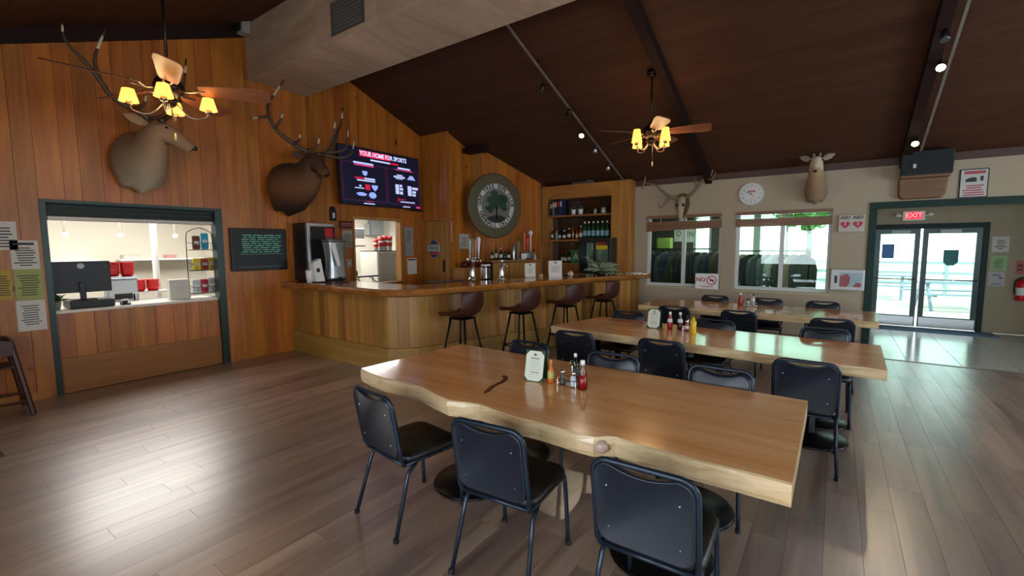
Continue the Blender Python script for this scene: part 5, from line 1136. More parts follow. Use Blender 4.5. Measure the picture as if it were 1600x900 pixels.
# ================================================================== SHOP ROOM SEEN THROUGH THE WINDOWS
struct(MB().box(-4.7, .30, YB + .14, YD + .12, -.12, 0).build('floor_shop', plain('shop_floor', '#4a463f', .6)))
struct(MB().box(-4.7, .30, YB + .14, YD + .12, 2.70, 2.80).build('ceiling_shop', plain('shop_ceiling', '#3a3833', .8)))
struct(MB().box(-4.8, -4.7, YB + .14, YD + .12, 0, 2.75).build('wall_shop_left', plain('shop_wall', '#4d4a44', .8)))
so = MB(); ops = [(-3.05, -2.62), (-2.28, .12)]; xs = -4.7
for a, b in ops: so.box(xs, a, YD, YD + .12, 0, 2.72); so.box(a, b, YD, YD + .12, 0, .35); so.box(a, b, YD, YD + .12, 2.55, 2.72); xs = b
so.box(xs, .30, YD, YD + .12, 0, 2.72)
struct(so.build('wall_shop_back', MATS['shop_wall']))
w3 = struct(MB().box(-2.28, -2.22, YD, YD + .08, .35, 2.55).box(-1.66, -1.52, YD, YD + .08, .35, 2.55).box(-.98, -.95, YD, YD + .08, .35, 2.55).box(.06, .12, YD, YD + .08, .35, 2.55).box(-2.28, .12, YD, YD + .08, .35, .41).build('window_3', plain('shop_frame', '#a9bdb4', .5)))
for a, b in ((-2.22, -1.66), (-1.52, -.98), (-.95, .06)): MB().box(a, b, YD + .03, YD + .036, .41, 2.55).build('pane', M_GLASS, w3)
w4 = struct(MB().box(-3.05, -3.0, YD, YD + .08, .35, 2.55).box(-2.67, -2.62, YD, YD + .08, .35, 2.55).box(-3.0, -2.67, YD, YD + .08, 1.3, 1.34).build('window_4', MATS['shop_frame'])); MB().box(-3.0, -2.67, YD + .03, YD + .036, .35, 2.55).build('pane', M_GLASS, w4)
def rail(label, x0, x1, y, z):
    t = thing('clothes_rack', label, 'clothes rack', ((x0 + x1) / 2, y, 0)); h = (x1 - x0) / 2; m = plain('rack_metal', '#2b3330', .4, .6)
    MB().cyl((-h, 0, z), (h, 0, z), .014).build('top_rail', m, t, True); MB().cyl((-h, 0, z - .12), (h, 0, z - .12), .006).build('lower_rail', m, t, True)
    for x in (-h, h): MB().cyl((x, 0, .03), (x, 0, z), .013).build('post', m, t, True); MB().cyl((x, -.25, .02), (x, .25, .02), .014).build('foot_bar', m, t, True)
rail('long clothes rack standing behind the left window', -3.62, -1.90, 10.28, 1.64); rail('clothes rack standing behind the right window', -1.78, -.42, 10.28, 1.60)
def garment(label, x, y, z, rz, c, L, w_, group):
    t = thing('garment', label, 'garment', (x, y, z), rz, group)
    m = plain('cloth_' + c[1:], c, .85, var=.2, scale=18)
    MB().rings([[(a * s, b * d, -zz) for a, b in rrect(-1, 1, -1, 1, .6, 3)] for s, d, zz in ((.05, .03, .05), (.10, .04, .08), (w_ * .5, .05, .14), (w_ * .52, .06, .25), (w_ * .48, .055, L * .6), (w_ * .52, .07, L))]).build('body', m, t, True)
    for s in (-1, 1): MB().tube([(s * w_ * .44, 0, -.15), (s * w_ * .58, 0, -.35), (s * w_ * .56, 0, -L * .82)], [(.05, .05), (.055, .045), (.045, .04)], 8).build('sleeve', m, t, True)
    MB().tube(spline([(0, 0, -.06), (0, 0, .0), (.012, 0, .018), (.024, 0, .006)], 3), .003, 5).build('hanger_hook', M_STEEL, t)
rg_ = random.Random(6); OR = ['first', 'second', 'third', 'fourth', 'fifth', 'sixth', 'seventh', 'eighth', 'ninth', 'tenth', 'eleventh', 'twelfth']
dk = [('#2e3642', 'navy'), ('#43464b', 'charcoal'), ('#2a2d32', 'black'), ('#4d5258', 'dark grey'), ('#2b3b55', 'dark blue'), ('#4b433c', 'dark brown')]
for k in range(12):
    c, nm = dk[k % 6]; garment('%s jacket hung behind the left window, %s from the bar' % (nm, OR[k]), -3.54 + .138 * k, 10.28, 1.622, .9 + rg_.uniform(-.25, .25), c, rg_.uniform(.80, .95), .42, 'garments behind the left window')
w2c = [('#4a4d52', 'charcoal'), ('#cbb59c', 'tan'), ('#3a3e44', 'black'), ('#5d646c', 'slate grey'), ('#757b81', 'mid grey'), ('#deded8', 'white'), ('#50565b', 'dark grey'), ('#bda28e', 'light brown'), ('#5a6064', 'graphite')]
for k, (c, nm) in enumerate(w2c): garment('%s jacket hung on the rack behind the right window' % nm, -1.70 + .148 * k, 10.28, 1.582, .65 + rg_.uniform(-.3, .3), c, rg_.uniform(.75, .92) if nm != 'white' else .5, .40, 'garments behind the right window')
t = thing('green_lampshade', 'yellow green square lampshade seen through the left window', 'lamp', (-3.45, 11.3, 1.62)); MB().box(-.16, .16, -.12, .12, 0, .28).build('shade', plain('lime_shade', '#9db85a', .6), t, bevel=.01); MB().cyl((0, 0, -1.615), (0, 0, 0), .015).build('pole', M_BLACKM, t); MB().lathe([(.14, -1.62), (.14, -1.60), (.02, -1.59)], 16).build('base', M_BLACKM, t)
for i, (x, z, w_) in enumerate(((-3.42, 1.82, .24), (-3.14, 1.80, .2))):
    t = thing('shop_sign', ['left', 'right'][i] + ' white lettered sign on the shop wall behind the left window', 'sign', (x, YD, z)); MB().box(-w_ / 2, w_ / 2, -.02, 0, 0, .36).build('board', M_WHITE, t); text_on('lettering', ['O', 'EN'][i], .2, M_INK, t, 0, -.021, .2, .001, .8)

# ================================================================== KITCHEN THINGS
mo = thing('computer_monitor', 'black computer monitor seen from behind on the hatch counter', 'monitor', (-7.66, 1.455, 1.085), GW)
MB().box(-.285, .285, -.02, .02, .09, .48).build('back_shell', M_BLACK, mo, bevel=.01)
MB().lathe([(.030, -.001), (.036, 0), (.036, .004), (.030, .005)], 20).build('round_badge', plain('badge_silver', '#8f8f8f', .4, .6), mo, loc=(0, -.025, .42)).rotation_euler = (PI / 2, 0, 0)
MB().box(-.03, .03, -.045, -.02, .01, .22).build('stand', M_BLACK, mo, bevel=.006); MB().box(-.12, .12, -.09, .07, 0, .012).build('foot', M_BLACK, mo, bevel=.004)
MB().box(-.27, .27, .021, .023, .10, .47).build('screen', plain('screen_off', '#1a1d22', .2), mo)
cd = thing('cash_drawer', 'black cash drawer under the computer monitor', 'cash drawer', (-7.66, 1.51, .99), GW); MB().box(-.21, .21, -.19, .17, .006, .095).build('case', M_BLACK, cd, bevel=.005); MB().box(-.19, .19, -.196, -.19, .015, .08).build('drawer_front', plain('drawer_black', '#121212', .5), cd)
for x in (-.19, .19): MB().box(x - .01, x + .01, -.18, .16, 0, .006).build('foot', M_BLACK, cd)
t = thing('hatch_plant', 'small green plant in a pot at the left end of the hatch counter', 'plant', (-7.60, 1.20, .99)); MB().lathe([(.035, 0), (.05, .09), (.045, .10)], 12).build('pot', plain('grey_pot', '#8f9288', .6), t, True); leafy(t, (0, 0, .09), 30, .08, .16, .02, M_GREENL, 1, 31)
def basket_stack(label, y, z, x=-8.2, n=5):
    t = thing('basket_stack', label, 'baskets', (x, y, z), GW, 'red food baskets in the kitchen')
    for k in range(n):
        z0 = .034 * k; MB().rings([[(a, b, zz) for a, b in rrect(-w_, w_, -w_ * .75, w_ * .75, .04, 4)] for w_, zz in ((.060, z0), (.072, z0 + .035), (.077, z0 + .062), (.080, z0 + .065), (.073, z0 + .062), (.056, z0 + .006))]).build('basket', M_RED, t, True)
basket_stack('red basket stack behind the monitor edge, upper left of four', 1.885, 1.33); basket_stack('red basket stack above the steel machine, upper right of four', 2.045, 1.325)
basket_stack('red basket stack on the white shelf, lower left of four', 2.165, 1.10, -8.2, 4); basket_stack('red basket stack on the white shelf, lower right of four', 2.33, 1.10, -8.2, 4)
pt = thing('prep_table', 'steel prep table along the kitchen behind the hatch', 'table', (-8.35, 2.1, 0), GW); MB().box(-1.3, 1.3, -.25, .25, .92, .95).build('top', M_STEEL, pt)
for x in (-1.25, 1.25):
    for y in (-.2, .2): MB().cyl((x, y, 0), (x, y, .92), .02).build('leg', M_STEEL, pt)
t = thing('steel_machine', 'pale grey machine under the upper red baskets', 'appliance', (-8.2, 1.965, .95), GW); MB().box(-.17, .17, -.10, .10, 0, .345).build('case', plain('pale_grey_case', '#a8aaa8', .35, .4), t, bevel=.02); MB().box(-.17, .17, -.105, .105, .345, .373).build('tray', M_STEEL, t); MB().box(-.1, .1, -.103, -.10, .06, .14).build('panel', M_INK, t)
t = thing('white_shelf', 'low white shelf under the lower red baskets', 'shelf', (-8.2, 2.32, .95), GW); MB().box(-.26, .30, -.11, .11, .125, .148).build('board', M_WHITE, t)
for x in (-.24, .28): MB().box(x - .01, x + .01, -.1, .1, 0, .125).build('support', M_STEEL, t)
t = thing('white_carton', 'white cardboard box on the hatch counter beside the wire rack', 'box', (-7.66, 2.475, .99), GW); MB().box(-.125, .125, -.06, .06, 0, .285).build('carton', plain('carton_white', '#c9c7bc', .6), t, bevel=.004)
for k in range(5): MB().box(.115, .124, -.063, -.06, .03 + .05 * k, .05 + .05 * k).build('slot', M_INK, t)
t = thing('card_terminal', 'small black card terminal on the hatch counter', 'card terminal', (-7.50, 1.83, .99), GW); MB().hexa([(-.05, -.04, 0), (.05, -.04, 0), (.05, .05, 0), (-.05, .05, 0)], [(-.045, -.03, .02), (.045, -.03, .02), (.045, .045, .06), (-.045, .045, .06)]).build('case', M_BLACK, t, bevel=.006); MB().box(-.03, .03, .0, .03, .055, .075).build('display', M_WHITE, t)
wr = thing('snack_rack', 'wire snack rack with coloured packets at the right end of the hatch', 'rack', (-7.72, 2.80, .99), GW)
for s in (-1, 1): MB().tube(spline([(s * .17, 0, 0), (s * .17, 0, .85), (s * .12, 0, .98), (0, 0, 1.03)], 4), .006, 6).build('upright', M_BLACKM, wr, True)
for z in (.06, .40, .70):
    b = MB(); b.tube([(-.17, 0, z), (-.17, -.12, z), (.17, -.12, z), (.17, 0, z), (-.17, 0, z)], .005, 5); b.tube([(-.17, -.0, z + .12), (-.17, -.13, z + .10), (.17, -.13, z + .10), (.17, 0, z + .12)], .004, 5)
    for x in (-.1, 0, .1): b.tube([(x, 0, z), (x, -.12, z), (x, -.13, z + .10)], .003, 5)
    b.build('basket', M_BLACKM, wr)
def packet(label, x, z, c, h=.16, w_=.10, z0=0):
    t = thing('snack_packet', label, 'snack', (-7.72 + .07, 2.80 + x, .99 + z + .008), GW, 'snack packets in the wire rack'); m = plain('packet_' + c[1:], c, .4, var=.15)
    MB().rings([[(a * s, b * d, zz) for a, b in rrect(-w_ / 2, w_ / 2, -.02, .02, .015, 3)] for s, d, zz in ((.95, .15, 0), (1, 1, .03), (1, 1, h - .03), (.95, .12, h))]).build('bag', m, t, True); MB().box(-w_ * .3, w_ * .3, -.024, -.019, h * .4, h * .6).build('label', M_WHITE, t)
for a in (('red brown packet beside the blue one on the top tier', -.07, .70, '#7a3f34', .2), ('bright blue snack packet on the top tier of the wire rack', .04, .70, '#3fb4d8', .24), ('yellow snack packet on the middle tier of the wire rack', -.08, .40, '#d8c81e', .17), ('red snack packet on the middle tier of the wire rack', .02, .40, '#9a4030', .17), ('golden snack packet on the middle tier of the wire rack', .11, .40, '#c9a54a', .18), ('white and red packet at the left of the lowest tier', -.10, .06, '#c8ccd0', .2), ('dark red packet in the middle of the lowest tier', .0, .06, '#b0303c', .2), ('silver packet at the right of the lowest tier', .10, .06, '#b4bcc0', .22)): packet(*a)
for i, y in enumerate((1.62, 2.25, 2.98)):
    t = thing('heat_lamp', 'small hanging kitchen bulb, %s of three seen through the hatch' % ['left', 'middle', 'right'][i], 'lamp', (-9.2, y, 1.90)); MB().cyl((0, 0, .05), (0, 0, .85), .022).build('stem', plain('stem_grey', '#8f8b80', .5), t); MB().ball((0, 0, .03), .035, 10, 7).build('bulb', glow('bulb_white', '#fff4e0', 3), t, True)
tag(MB().cyl((-9.0, 2.62, .0), (-9.0, 2.62, 2.75), .045, n=14).build('kitchen_post', plain('pale_pole', '#d5d6d2', .4)), 'white upright pole in the kitchen behind the hatch', 'pole')
t = thing('kitchen_shelf', 'white wall shelf with small boxes at the back of the kitchen', 'shelf', (KX, 3.2, 1.50), GW); MB().box(-.7, .6, -.3, 0, 0, .03).build('board', M_WHITE, t); MB().box(-.65, -.4, -.25, -.05, .03, .10).build('box', plain('box_grey', '#b8b4a8', .6), t); MB().box(.0, .15, -.25, -.05, .03, .09).build('box', plain('box_pink', '#c08a84', .6), t)
t = thing('kitchen_ledge', 'long white ledge on the back kitchen wall left of the pole', 'shelf', (KX, 1.6, 1.44), GW); MB().box(-.6, .6, -.2, 0, 0, .09).build('board', M_WHITE, t); MB().box(-.6, .6, -.205, -.2, .03, .045).build('strip', M_STEEL, t)
# seen through the small hatch
t = thing('white_fridge', 'white kitchen cabinet carrying the cup stacks behind the small hatch', 'cabinet', (-8.55, 6.72, 0), GW); MB().box(-.31, .31, -.30, .30, .02, 1.62).build('body', plain('fridge_white', '#d6d4c6', .35), t, bevel=.01); MB().box(-.30, .30, -.315, -.30, .05, .98).build('door', plain('fridge_door', '#cfcdc0', .35), t, bevel=.006); MB().box(-.30, .30, -.315, -.30, 1.0, 1.60).build('door', MATS['fridge_door'], t, bevel=.006); MB().box(-.31, .31, -.30, .30, 0, .02).build('plinth', M_BLACK, t)
MB().box(-.31, .31, -.3, .3, 1.62, 1.635).build('tray', M_BLACK, t)
for i, (dy, h) in enumerate(((-.20, .26), (-.06, .32), (.06, .34), (.19, .33))):
    t = thing('paper_cups', 'stack of red and white paper cups on the white cabinet, %s of four' % OR[i], 'cups', (-8.42, 6.72 + dy, 1.635), 0, 'paper cup stacks'); MB().lathe([(.045, 0), (.06, h * .72), (.045, h * .72)], 14).build('stack', M_WHITE, t, True); MB().lathe([(.061, h * .70), (.063, h * .78), (.064, h), (.05, h), (.05, h * .74)], 14).build('rim_cups', plain('cup_red', '#d03a34', .5), t, True); MB().lathe([(.0525, h * .3), (.0585, h * .58)], 14, cap=False).build('printed_band', MATS['cup_red'], t)
t = thing('wall_box', 'grey metal box on the kitchen wall above the cups', 'box', (-10.58, 8.13, 2.05), GW); MB().box(-.18, .2, -.2, 0, 0, .42).build('case', plain('mid_grey', '#77797a', .5), t, bevel=.01); MB().box(-.3, -.2, -.1, 0, 0, .3).build('side_panel', plain('louvre_grey', '#9a9c98', .5), t)
t = thing('steel_hood', 'steel hood and shelf at the left of the small hatch', 'hood', (-9.6, 6.6, 1.55), GW); MB().box(-.5, .32, -.25, .25, .38, .62).build('hood', M_STEEL, t, bevel=.01); MB().box(-.5, .32, -.27, .2, .18, .21).build('shelf', M_STEEL, t); MB().box(-.5, .30, .2, .25, -1.55, .62).build('back_plate', plain('steel_panel', '#a9b4b8', .35, .5), t)
t = thing('serving_stand', 'black tray on a folding stand on the sill of the small hatch', 'tray stand', (-7.43, 5.50, 1.02), GW); MB().box(-.23, .25, -.07, .10, .12, .15).build('tray', M_BLACK, t, bevel=.005)
for x in (-.16, .17):
    for s in (-1, 1): MB().tube([(x - .05 * s, -.05, 0.004), (x + .05 * s, .08, .125)], .009, 5).build('leg', M_BLACKM, t)
MB().cyl((-.17, .05, .15), (-.17, .05, .24), .016).build('burner', M_BLACK, t)

# ================================================================== OUTSIDE
struct(MB().box(-14, 16, YD + .12, 60, -.14, -.02).build('ground', plain('pale_paving', '#b5b0a4', .8, var=.15, scale=1.5)))
def picnic(label, x, y, rz):
    t = thing('picnic_table', label, 'picnic table', (x, y, -.02), rz, 'picnic tables outside'); m = plain('weathered_blue', '#7d8fa0', .6)
    for k in range(4): MB().box(-.9, .9, -.36 + .18 * k, -.20 + .18 * k, .72, .76).build('plank', m, t)
    for s in (-1, 1): MB().box(-.9, .9, s * .72 - .13, s * .72 + .13, .43, .47).build('bench', m, t); MB().box(s * .65 - .03, s * .65 + .03, -.75, .75, .38, .43).build('bearer', m, t); MB().box(s * .65 - .03, s * .65 + .03, -.3, .3, .68, .72).build('batten', m, t)
    for s in (-1, 1):
        for u in (-1, 1): MB().tube([(s * .65, u * .2, .70), (s * .65, u * .55, 0)], .04, 6).build('leg', m, t)
picnic('picnic table outside seen through the right door leaf', 2.6, 16.5, .2); picnic('picnic table outside seen through the left door leaf', 1.1, 19.0, -.1)
fc = thing('rail_fence', 'low rail fence outside beyond the glass doors', 'fence', (0, 21, -.02)); m = plain('fence_grey', '#8a9aa0', .6)
for k in range(9): MB().box(-8 + 2.2 * k, -7.9 + 2.2 * k, -.05, .05, 0, 1.15).build('post', m, fc)
for z in (.35, .7, 1.05): MB().box(-8, 9.6, -.03, .03, z, z + .09).build('rail', m, fc)
def tree(label, x, y, h, r, seed):
    t = thing('tree', label, 'tree', (x, y, -.02)); rd = random.Random(seed)
    MB().tube([(0, 0, 0), (.1, 0, h * .3), (0, .1, h * .6)], [.18, .14, .08], 8).build('trunk', plain('bark', '#5d4c3d', .9), t, True)
    b = MB()
    for k in range(900):
        d = Vector((rd.gauss(0, 1), rd.gauss(0, 1), rd.gauss(0, 1))).normalized() * r * rd.uniform(.45, 1); c = Vector((0, 0, h * .68)) + Vector((d.x, d.y, d.z * .75))
        u = Vector((rd.gauss(0, 1), rd.gauss(0, 1), rd.gauss(0, 1))).normalized() * rd.uniform(.10, .22); v = u.orthogonal() * .6; b.add([c - u, c + v, c + u, c - v], [(0, 1, 2, 3)])
    o = b.build('foliage', plain('tree_leaf', '#6f9a55', .6, var=.35, scale=3), t); o['kind'] = 'stuff'
tree('leafy tree outside left of the doors', .75, 25, 5.2, 1.7, 1); tree('leafy tree far outside to the right of the doors', 7.6, 30, 6, 3.0, 2); tree('leafy tree outside beyond the right window', -1.3, 29, 5.6, 1.7, 3); tree('leafy tree outside beyond the left window', -8.5, 28, 7, 2.8, 4)

# ================================================================== CEILING FANS WITH LAMPS
M_BLADE = wood('fan_blade_wood', '#6b3a22', '#8d5a3a', 'x', .4, 6, .1, .05)
M_BRONZE = plain('dark_bronze', '#2a201a', .35, .7)
M_NICKEL = plain('aged_nickel', '#8a7f70', .3, .9)
def fan(label, x, y, z, blade_a, lamp_a, R, lampR, sh, wattage):
    t = thing('ceiling_fan', label, 'ceiling fan', (x, y, z)); top_ = cz(y) - z
    MB().cyl((0, 0, .12), (0, 0, top_ - .04), .013).build('down_rod', M_BRONZE, t, True)
    MB().lathe([(.03, top_ - .09), (.075, top_ - .05), (.08, top_ + .0)], 18).build('canopy', M_BRONZE, t, True)
    MB().lathe([(.03, -.08), (.07, -.07), (.11, -.03), (.125, .02), (.10, .08), (.05, .12), (.02, .16)], 24).build('motor_housing', M_BRONZE, t, True)
    for k in range(5):
        a = math.radians(blade_a + 72 * k)
        pts = [(.24, -.06), (.32, -.075), (R - .10, -.098), (R - .02, -.085), (R, -.06), (R, .06), (R - .02, .085), (R - .10, .098), (.32, .075), (.24, .06)]
        tl = -math.tan(math.radians(18)); b = MB().rings([[(px, py, z0 + py * tl) for px, py in pts] for z0 in (.0, .008)])
        o = b.build('blade', M_BLADE, t, rz=a); MB().tube([(.10, 0, -.01), (.17, -.01, -.022), (.24, -.03, -.012), (.30, -.04, -.012)], [.012, .010, .010, .006], 6).tube([(.17, -.01, -.022), (.24, .03, -.002), (.30, .04, .0)], [.010, .010, .006], 6).build('blade_iron', M_NICKEL, o, True)
    MB().lathe([(.02, -.17), (.045, -.15), (.06, -.11), (.05, -.08)], 18).build('light_kit', M_BRONZE, t, True)
    for k in range(4):
        a = math.radians(lamp_a + 90 * k); c, s = math.cos(a), math.sin(a); zz = -.18
        arm = MB().tube(spline([(.04 * c, .04 * s, -.12), (lampR * .5 * c, lampR * .5 * s, zz - .06), (lampR * .9 * c, lampR * .9 * s, zz - .05), (lampR * c, lampR * s, zz)], 4), .008, 6).build('lamp_arm', M_NICKEL, t, True)
        MB().lathe([(.026, zz - .01), (.030, zz + .01), (.022, zz + .03)], 12, (lampR * c, lampR * s, 0)).build('socket', M_NICKEL, arm, True)
        MB().lathe([(.074, zz + .025), (.072, zz + .03), (.045, zz + .03 + sh), (.043, zz + .03 + sh), (.069, zz + .032)], 20, (lampR * c, lampR * s, 0), cap=False).build('lamp_shade', M_SHADE, t, True)
        MB().ball((lampR * c, lampR * s, zz + .025 + sh * .4), .022, 8, 6).build('bulb', glow('warm_bulb', '#ffd28a', 14), arm, True)
    MB().cyl((.02, .02, -.40), (.02, .02, -.16), .0025).build('pull_chain', M_NICKEL, t); MB().lathe([(.004, -.47), (.012, -.455), (.006, -.40)], 8, (.02, .02, 0)).build('pull_fob', plain('fob', '#b9a27a', .4), t, True)
    point('fan_lamp_light', (x, y, z - .16), wattage, (1, .62, .28), .25)
fan('ceiling fan with four lit amber shades before the kitchen wall', -5.11, 1.69, 3.19, 342, 334, .84, .30, .105, 26)
fan('ceiling fan with lit shades over the long tables', -2.26, 6.62, 3.33, 300, 64, .80, .27, .17, 22)

# ================================================================== TRACK LIGHTS
def track(label, x, y0, y1, heads):
    t = thing('light_track', label, 'light track', (x, 0, 0))
    off = .10
    MB().hexa([(-.015, y0, cz(y0) - off - .02), (.015, y0, cz(y0) - off - .02), (.015, y1, cz(y1) - off - .02), (-.015, y1, cz(y1) - off - .02)], [(-.015, y0, cz(y0) - off), (.015, y0, cz(y0) - off), (.015, y1, cz(y1) - off), (-.015, y1, cz(y1) - off)]).build('rail', plain('track_grey', '#7d746a', .5, .2), t)
    k = y0 + .2
    while k < y1: MB().cyl((0, k, cz(k) - off), (0, k, cz(k) - .001), .006).build('hanger', M_BLACKM, t); k += 1.1
    return t
def head(label, x, y, zdrop, aim, lit, energy=0, col=(1, .9, .7), mat=None):
    z = cz(y) - .12 - zdrop; t = thing('spot_light', label, 'spotlight', (x, y, z)); a = Vector(aim).normalized()
    MB().cyl((0, 0, .0), (0, 0, zdrop + .002), .008).build('stem', M_BLACKM, t)
    p = -a * .05; q = a * .07
    MB().tube([tuple(p), tuple(a * -.02), tuple(q)], [.022, .035, .046], 14).build('can', plain('can_dark', '#221c19', .4, .4) if not mat else mat, t, True)
    MB().tube([tuple(q), tuple(q + a * .004)], [.042, .038], 14).build('lens', glow('lit_lens_%s' % ('w' if col[2] > .75 else 'y'), '#fff2d8' if col[2] > .75 else '#ffe09a', 18) if lit else plain('dark_lens', '#454b52', .2), t)
    if lit: spot('spot_light_beam', Vector((x, y, z)) + a * .09, a, energy, col, 75)
track('long ceiling light track running down the slope over the bar stools', -3.72, 4.6, 9.3, 0)
head('unlit dark spotlight nearest the duct on the track over the stools', -3.80, 6.15, .10, (-.3, -.2, -1), False); head('unlit spotlight second down the track over the stools', -3.72, 6.85, .06, (-.6, .2, -.6), False)
head('lit spotlight in the middle of the track over the stools', -3.75, 7.38, .10, (.25, -.75, -.75), True, 25, (1, .85, .6)); head('unlit silver spotlight beside the far fan blade tip', -3.74, 7.90, .09, (0, -.1, -1), False, mat=M_STEEL); head('unlit silver spotlight lowest on the track over the stools', -3.74, 8.50, .10, (-.1, -.1, -1), False, mat=M_STEEL)
tr2 = track('short ceiling light track beside the rafter over the entrance aisle', .95, 6.2, 9.3, 0)
head('unlit spotlight at the top edge above the entrance aisle', .82, 6.75, .10, (0, -.4, -1), False); head('lit cool white spotlight above the entrance aisle', .86, 7.22, .10, (-.05, -.8, -.62), True, 30, (.85, .93, 1)); head('lit warm spotlight nearer the eave above the entrance aisle', .84, 8.80, .06, (-.05, -.8, -.62), True, 25, (1, .78, .5))
ws = thing('duct_speaker', 'small white speaker at the wall left of the duct end', 'speaker', (XG + .10, 3.37, 4.84), GW); MB().hexa([(-.05, -.10, 0), (.07, -.10, 0), (.07, .06, 0), (-.05, .06, 0)], [(-.05, -.14, .2), (.07, -.14, .2), (.07, .06, .2), (-.05, .06, .2)]).build('case', plain('dull_white', '#8f8c86', .6), ws, bevel=.008); MB().box(-.12, -.05, -.06, .02, .03, .14).build('mount', M_BLACK, ws); MB().box(-.03, .03, .06, .10, .05, .12).build('wall_arm', M_BLACKM, ws)

# ================================================================== ON THE TABLES
ZT = .76
def menu_tent(label, x, y, rz, big):
    t = thing('menu_holder', label, 'menu holder', (x, y, ZT), rz, 'green tent menus'); w_, h = .15, .215; g = plain('menu_green', '#16381f', .5); d = .055
    for s in (-1, 1):
        MB().hexa([(-w_ / 2, s * d - .003, 0), (w_ / 2, s * d - .003, 0), (w_ / 2, s * d + .003, 0), (-w_ / 2, s * d + .003, 0)], [(-w_ / 2, s * .004 - .003, h), (w_ / 2, s * .004 - .003, h), (w_ / 2, s * .004 + .003, h), (-w_ / 2, s * .004 + .003, h)]).build('cover', g, t)
    k = .028; oc = [(-w_ / 2 + k + .004, .006), (w_ / 2 - k - .004, .006), (w_ / 2 - .005, .006 + k), (w_ / 2 - .005, h - .004 - k), (w_ / 2 - k - .004, h - .004), (-w_ / 2 + k + .004, h - .004), (-w_ / 2 + .005, h - .004 - k), (-w_ / 2 + .005, .006 + k)]
    def yy(z, o): return -d + (d - .004) * z / h - .003 - o
    MB().rings([[(a, yy(b, o), b) for a, b in oc] for o in (0, .0015)]).build('card', plain('menu_card', '#d5d8c4', .6), t)
    b = MB()
    for x0, x1, z0, z1 in [(-.035, .035, .158, .163), (-.03, .04, .062, .066)]: b.add([(x0, yy(z0, .002), z0), (x1, yy(z0, .002), z0), (x1, yy(z1, .002), z1), (x0, yy(z1, .002), z1)], [(0, 1, 2, 3)])
    b.build('heading', M_INK, t)
    b = MB()
    for z0 in (.14, .125, .11, .095, .08, .045, .03): b.add([(-.045, yy(z0, .002), z0), (.045, yy(z0, .002), z0), (.045, yy(z0 + .002, .002), z0 + .002), (-.045, yy(z0 + .002, .002), z0 + .002)], [(0, 1, 2, 3)])
    b.build('print', plain('faint_print', '#a3a694', .8), t)
    MB().add([(q, yy(z, .002), z) for q, z in ((-.012, .178), (.012, .178), (.010, .190), (.0, .196), (-.010, .190))], [(0, 1, 2, 3, 4)]).build('emblem', plain('emblem_olive', '#5d6a40', .7), t)
menu_tent('green tent menu with a white card on the front table', -1.72, 2.70, .12, 1); menu_tent('green tent menu with a white card on the middle table', -1.70, 5.25, .02, 0)
M_KETCH = plain('ketchup', '#a01018', .3, var=.05); M_HOT = plain('hot_sauce', '#c8641e', .3); M_GREENB = plain('dark_green_bottle', '#0f1f18', .15)
lathe_bottle('hot sauce bottle with an orange cap on the front table', (-1.60, 2.70, ZT), .165, .023, M_HOT, plain('orange_cap', '#c9823c', .5), plain('yellow_hot_label', '#b9b060', .6), None, 'hot')
lathe_bottle('dark green bottle with a white cap at the back of the front table caddy', (-1.475, 2.83, ZT), .20, .026, M_GREENB, M_WHITE, plain('green_label', '#24402e', .6), None, 'bordeaux')
lathe_bottle('glass ketchup bottle half full with a white cap on the front table', (-1.345, 2.685, ZT), .20, .032, M_CLEAR, M_WHITE, None, None, 'ketchup', .50, M_KETCH, nseg=18)
lathe_bottle('pepper shaker with a steel cap on the left of the front caddy', (-1.505, 2.70, ZT + .006), .10, .022, plain('pepper_glass', '#4d463e', .2), M_CHROME, None, 'shakers in the front caddy', 'shaker', name='pepper_shaker', cat='shaker')
lathe_bottle('salt shaker with a steel cap on the right of the front caddy', (-1.42, 2.695, ZT + .006), .10, .022, plain('salt_white', '#b9c0c4', .2), M_CHROME, None, 'shakers in the front caddy', 'shaker', name='salt_shaker', cat='shaker')
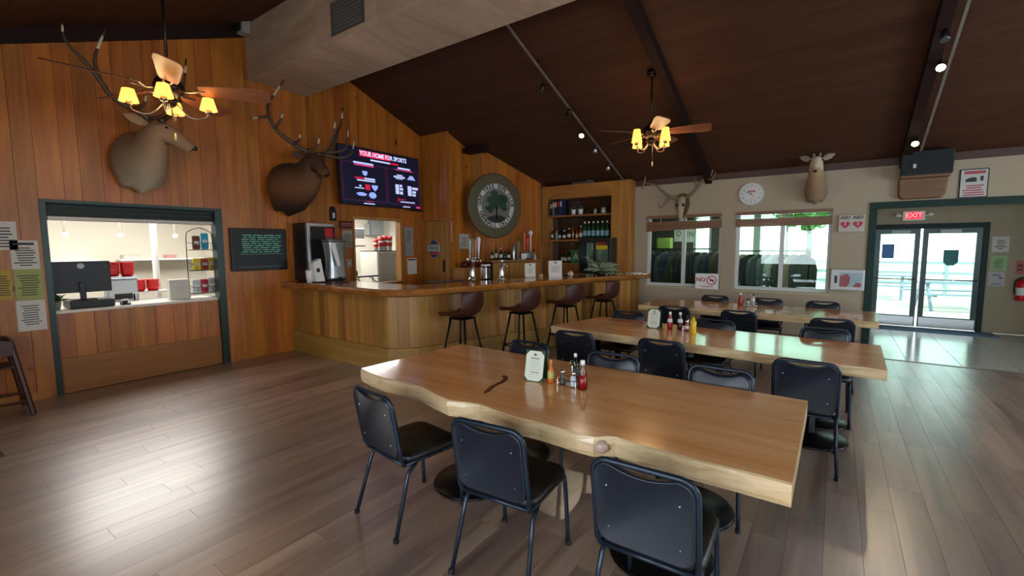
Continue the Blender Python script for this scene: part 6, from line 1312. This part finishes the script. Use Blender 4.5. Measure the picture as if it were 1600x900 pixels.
def caddy(label, x, y, w_, d, rz=0):
    t = thing('condiment_caddy', label, 'caddy', (x, y, ZT), rz); b = MB()
    for z in (.006, .045): b.tube([(a, c, z) for a, c in rrect(-w_, w_, -d, d, .015, 3)] + [(w_ - .015 + .0, -d, z)], .0022, 5)
    b.build('wire_ring', M_CHROME, t)
    for sx in (-1, 1):
        for sy in (-1, 1): MB().cyl((sx * (w_ - .005), sy * (d - .005), 0), (sx * (w_ - .005), sy * (d - .005), .046), .002, n=5).build('upright', M_CHROME, t)
    MB().cyl((0, d - .003, .0), (0, d - .003, .13), .003, n=6).build('stem', M_CHROME, t); MB().tube([(.018 * math.cos(2 * PI * k / 14), d - .003, .147 + .018 * math.sin(2 * PI * k / 14)) for k in range(15)], .003, 5).build('loop_handle', M_CHROME, t)
    MB().box(-w_ + .002, w_ - .002, -d + .002, d - .002, .003, .005).build('base_plate', M_STEEL, t)
caddy('wire caddy with a loop handle holding shakers on the front table', -1.462, 2.715, .075, .045)
lathe_bottle('red ketchup bottle with a white cap left of the caddy on the middle table', (-1.52, 5.24, ZT), .20, .031, M_KETCH, M_WHITE, M_LWHITE, None, 'ketchup')
lathe_bottle('dark red sauce bottle with a white label in the middle of the middle table', (-1.415, 5.27, ZT), .20, .030, plain('sauce_dark', '#3d0d0c', .2), M_WHITE, M_LWHITE, None, 'ketchup')
lathe_bottle('yellow mustard squeeze bottle on the middle table', (-1.235, 5.12, ZT), .19, .034, plain('mustard_yellow', '#d8b010', .35), plain('mustard_cap', '#d8b414', .35), None, None, 'squeeze')
lathe_bottle('small red bottle beside the mustard on the middle table', (-1.325, 5.21, ZT + .006), .12, .022, plain('small_red', '#7a1c18', .25), M_CHROME, M_LWHITE, None, 'shaker')
caddy('wire caddy behind the mustard bottle on the middle table', -1.325, 5.235, .045, .04)
lathe_bottle('ketchup bottle with a white cap on the far table', (-1.21, 7.95, ZT), .20, .032, M_KETCH, M_WHITE, None, None, 'ketchup')
lathe_bottle('glass shaker on the left of the far table caddy', (-1.10, 7.93, ZT + .006), .11, .024, plain('shaker_glass', '#9aa09c', .2), M_BLACK, None, None, 'shaker', name='salt_shaker', cat='shaker')
lathe_bottle('tall clear sauce bottle with a dark cap on the far table', (-1.03, 7.96, ZT + .006), .19, .027, plain('pale_sauce', '#a8a894', .25), M_BLACK, M_LWHITE, None, 'ketchup')
caddy('wire caddy holding the bottles on the far table', -1.06, 7.95, .09, .045)
t = thing('napkin_fold', 'small white folded paper on the far table near its front edge', 'napkin', (-.75, 7.35, ZT), .4); MB().box(-.05, .05, -.03, .03, 0, .004).build('lower_fold', M_PAPER, t); MB().hexa([(-.05, -.03, .004), (.05, -.03, .004), (.05, .03, .004), (-.05, .03, .004)], [(-.05, -.03, .006), (.05, -.03, .006), (.05, .03, .03), (-.05, .03, .03)]).build('upper_fold', M_PAPER, t)
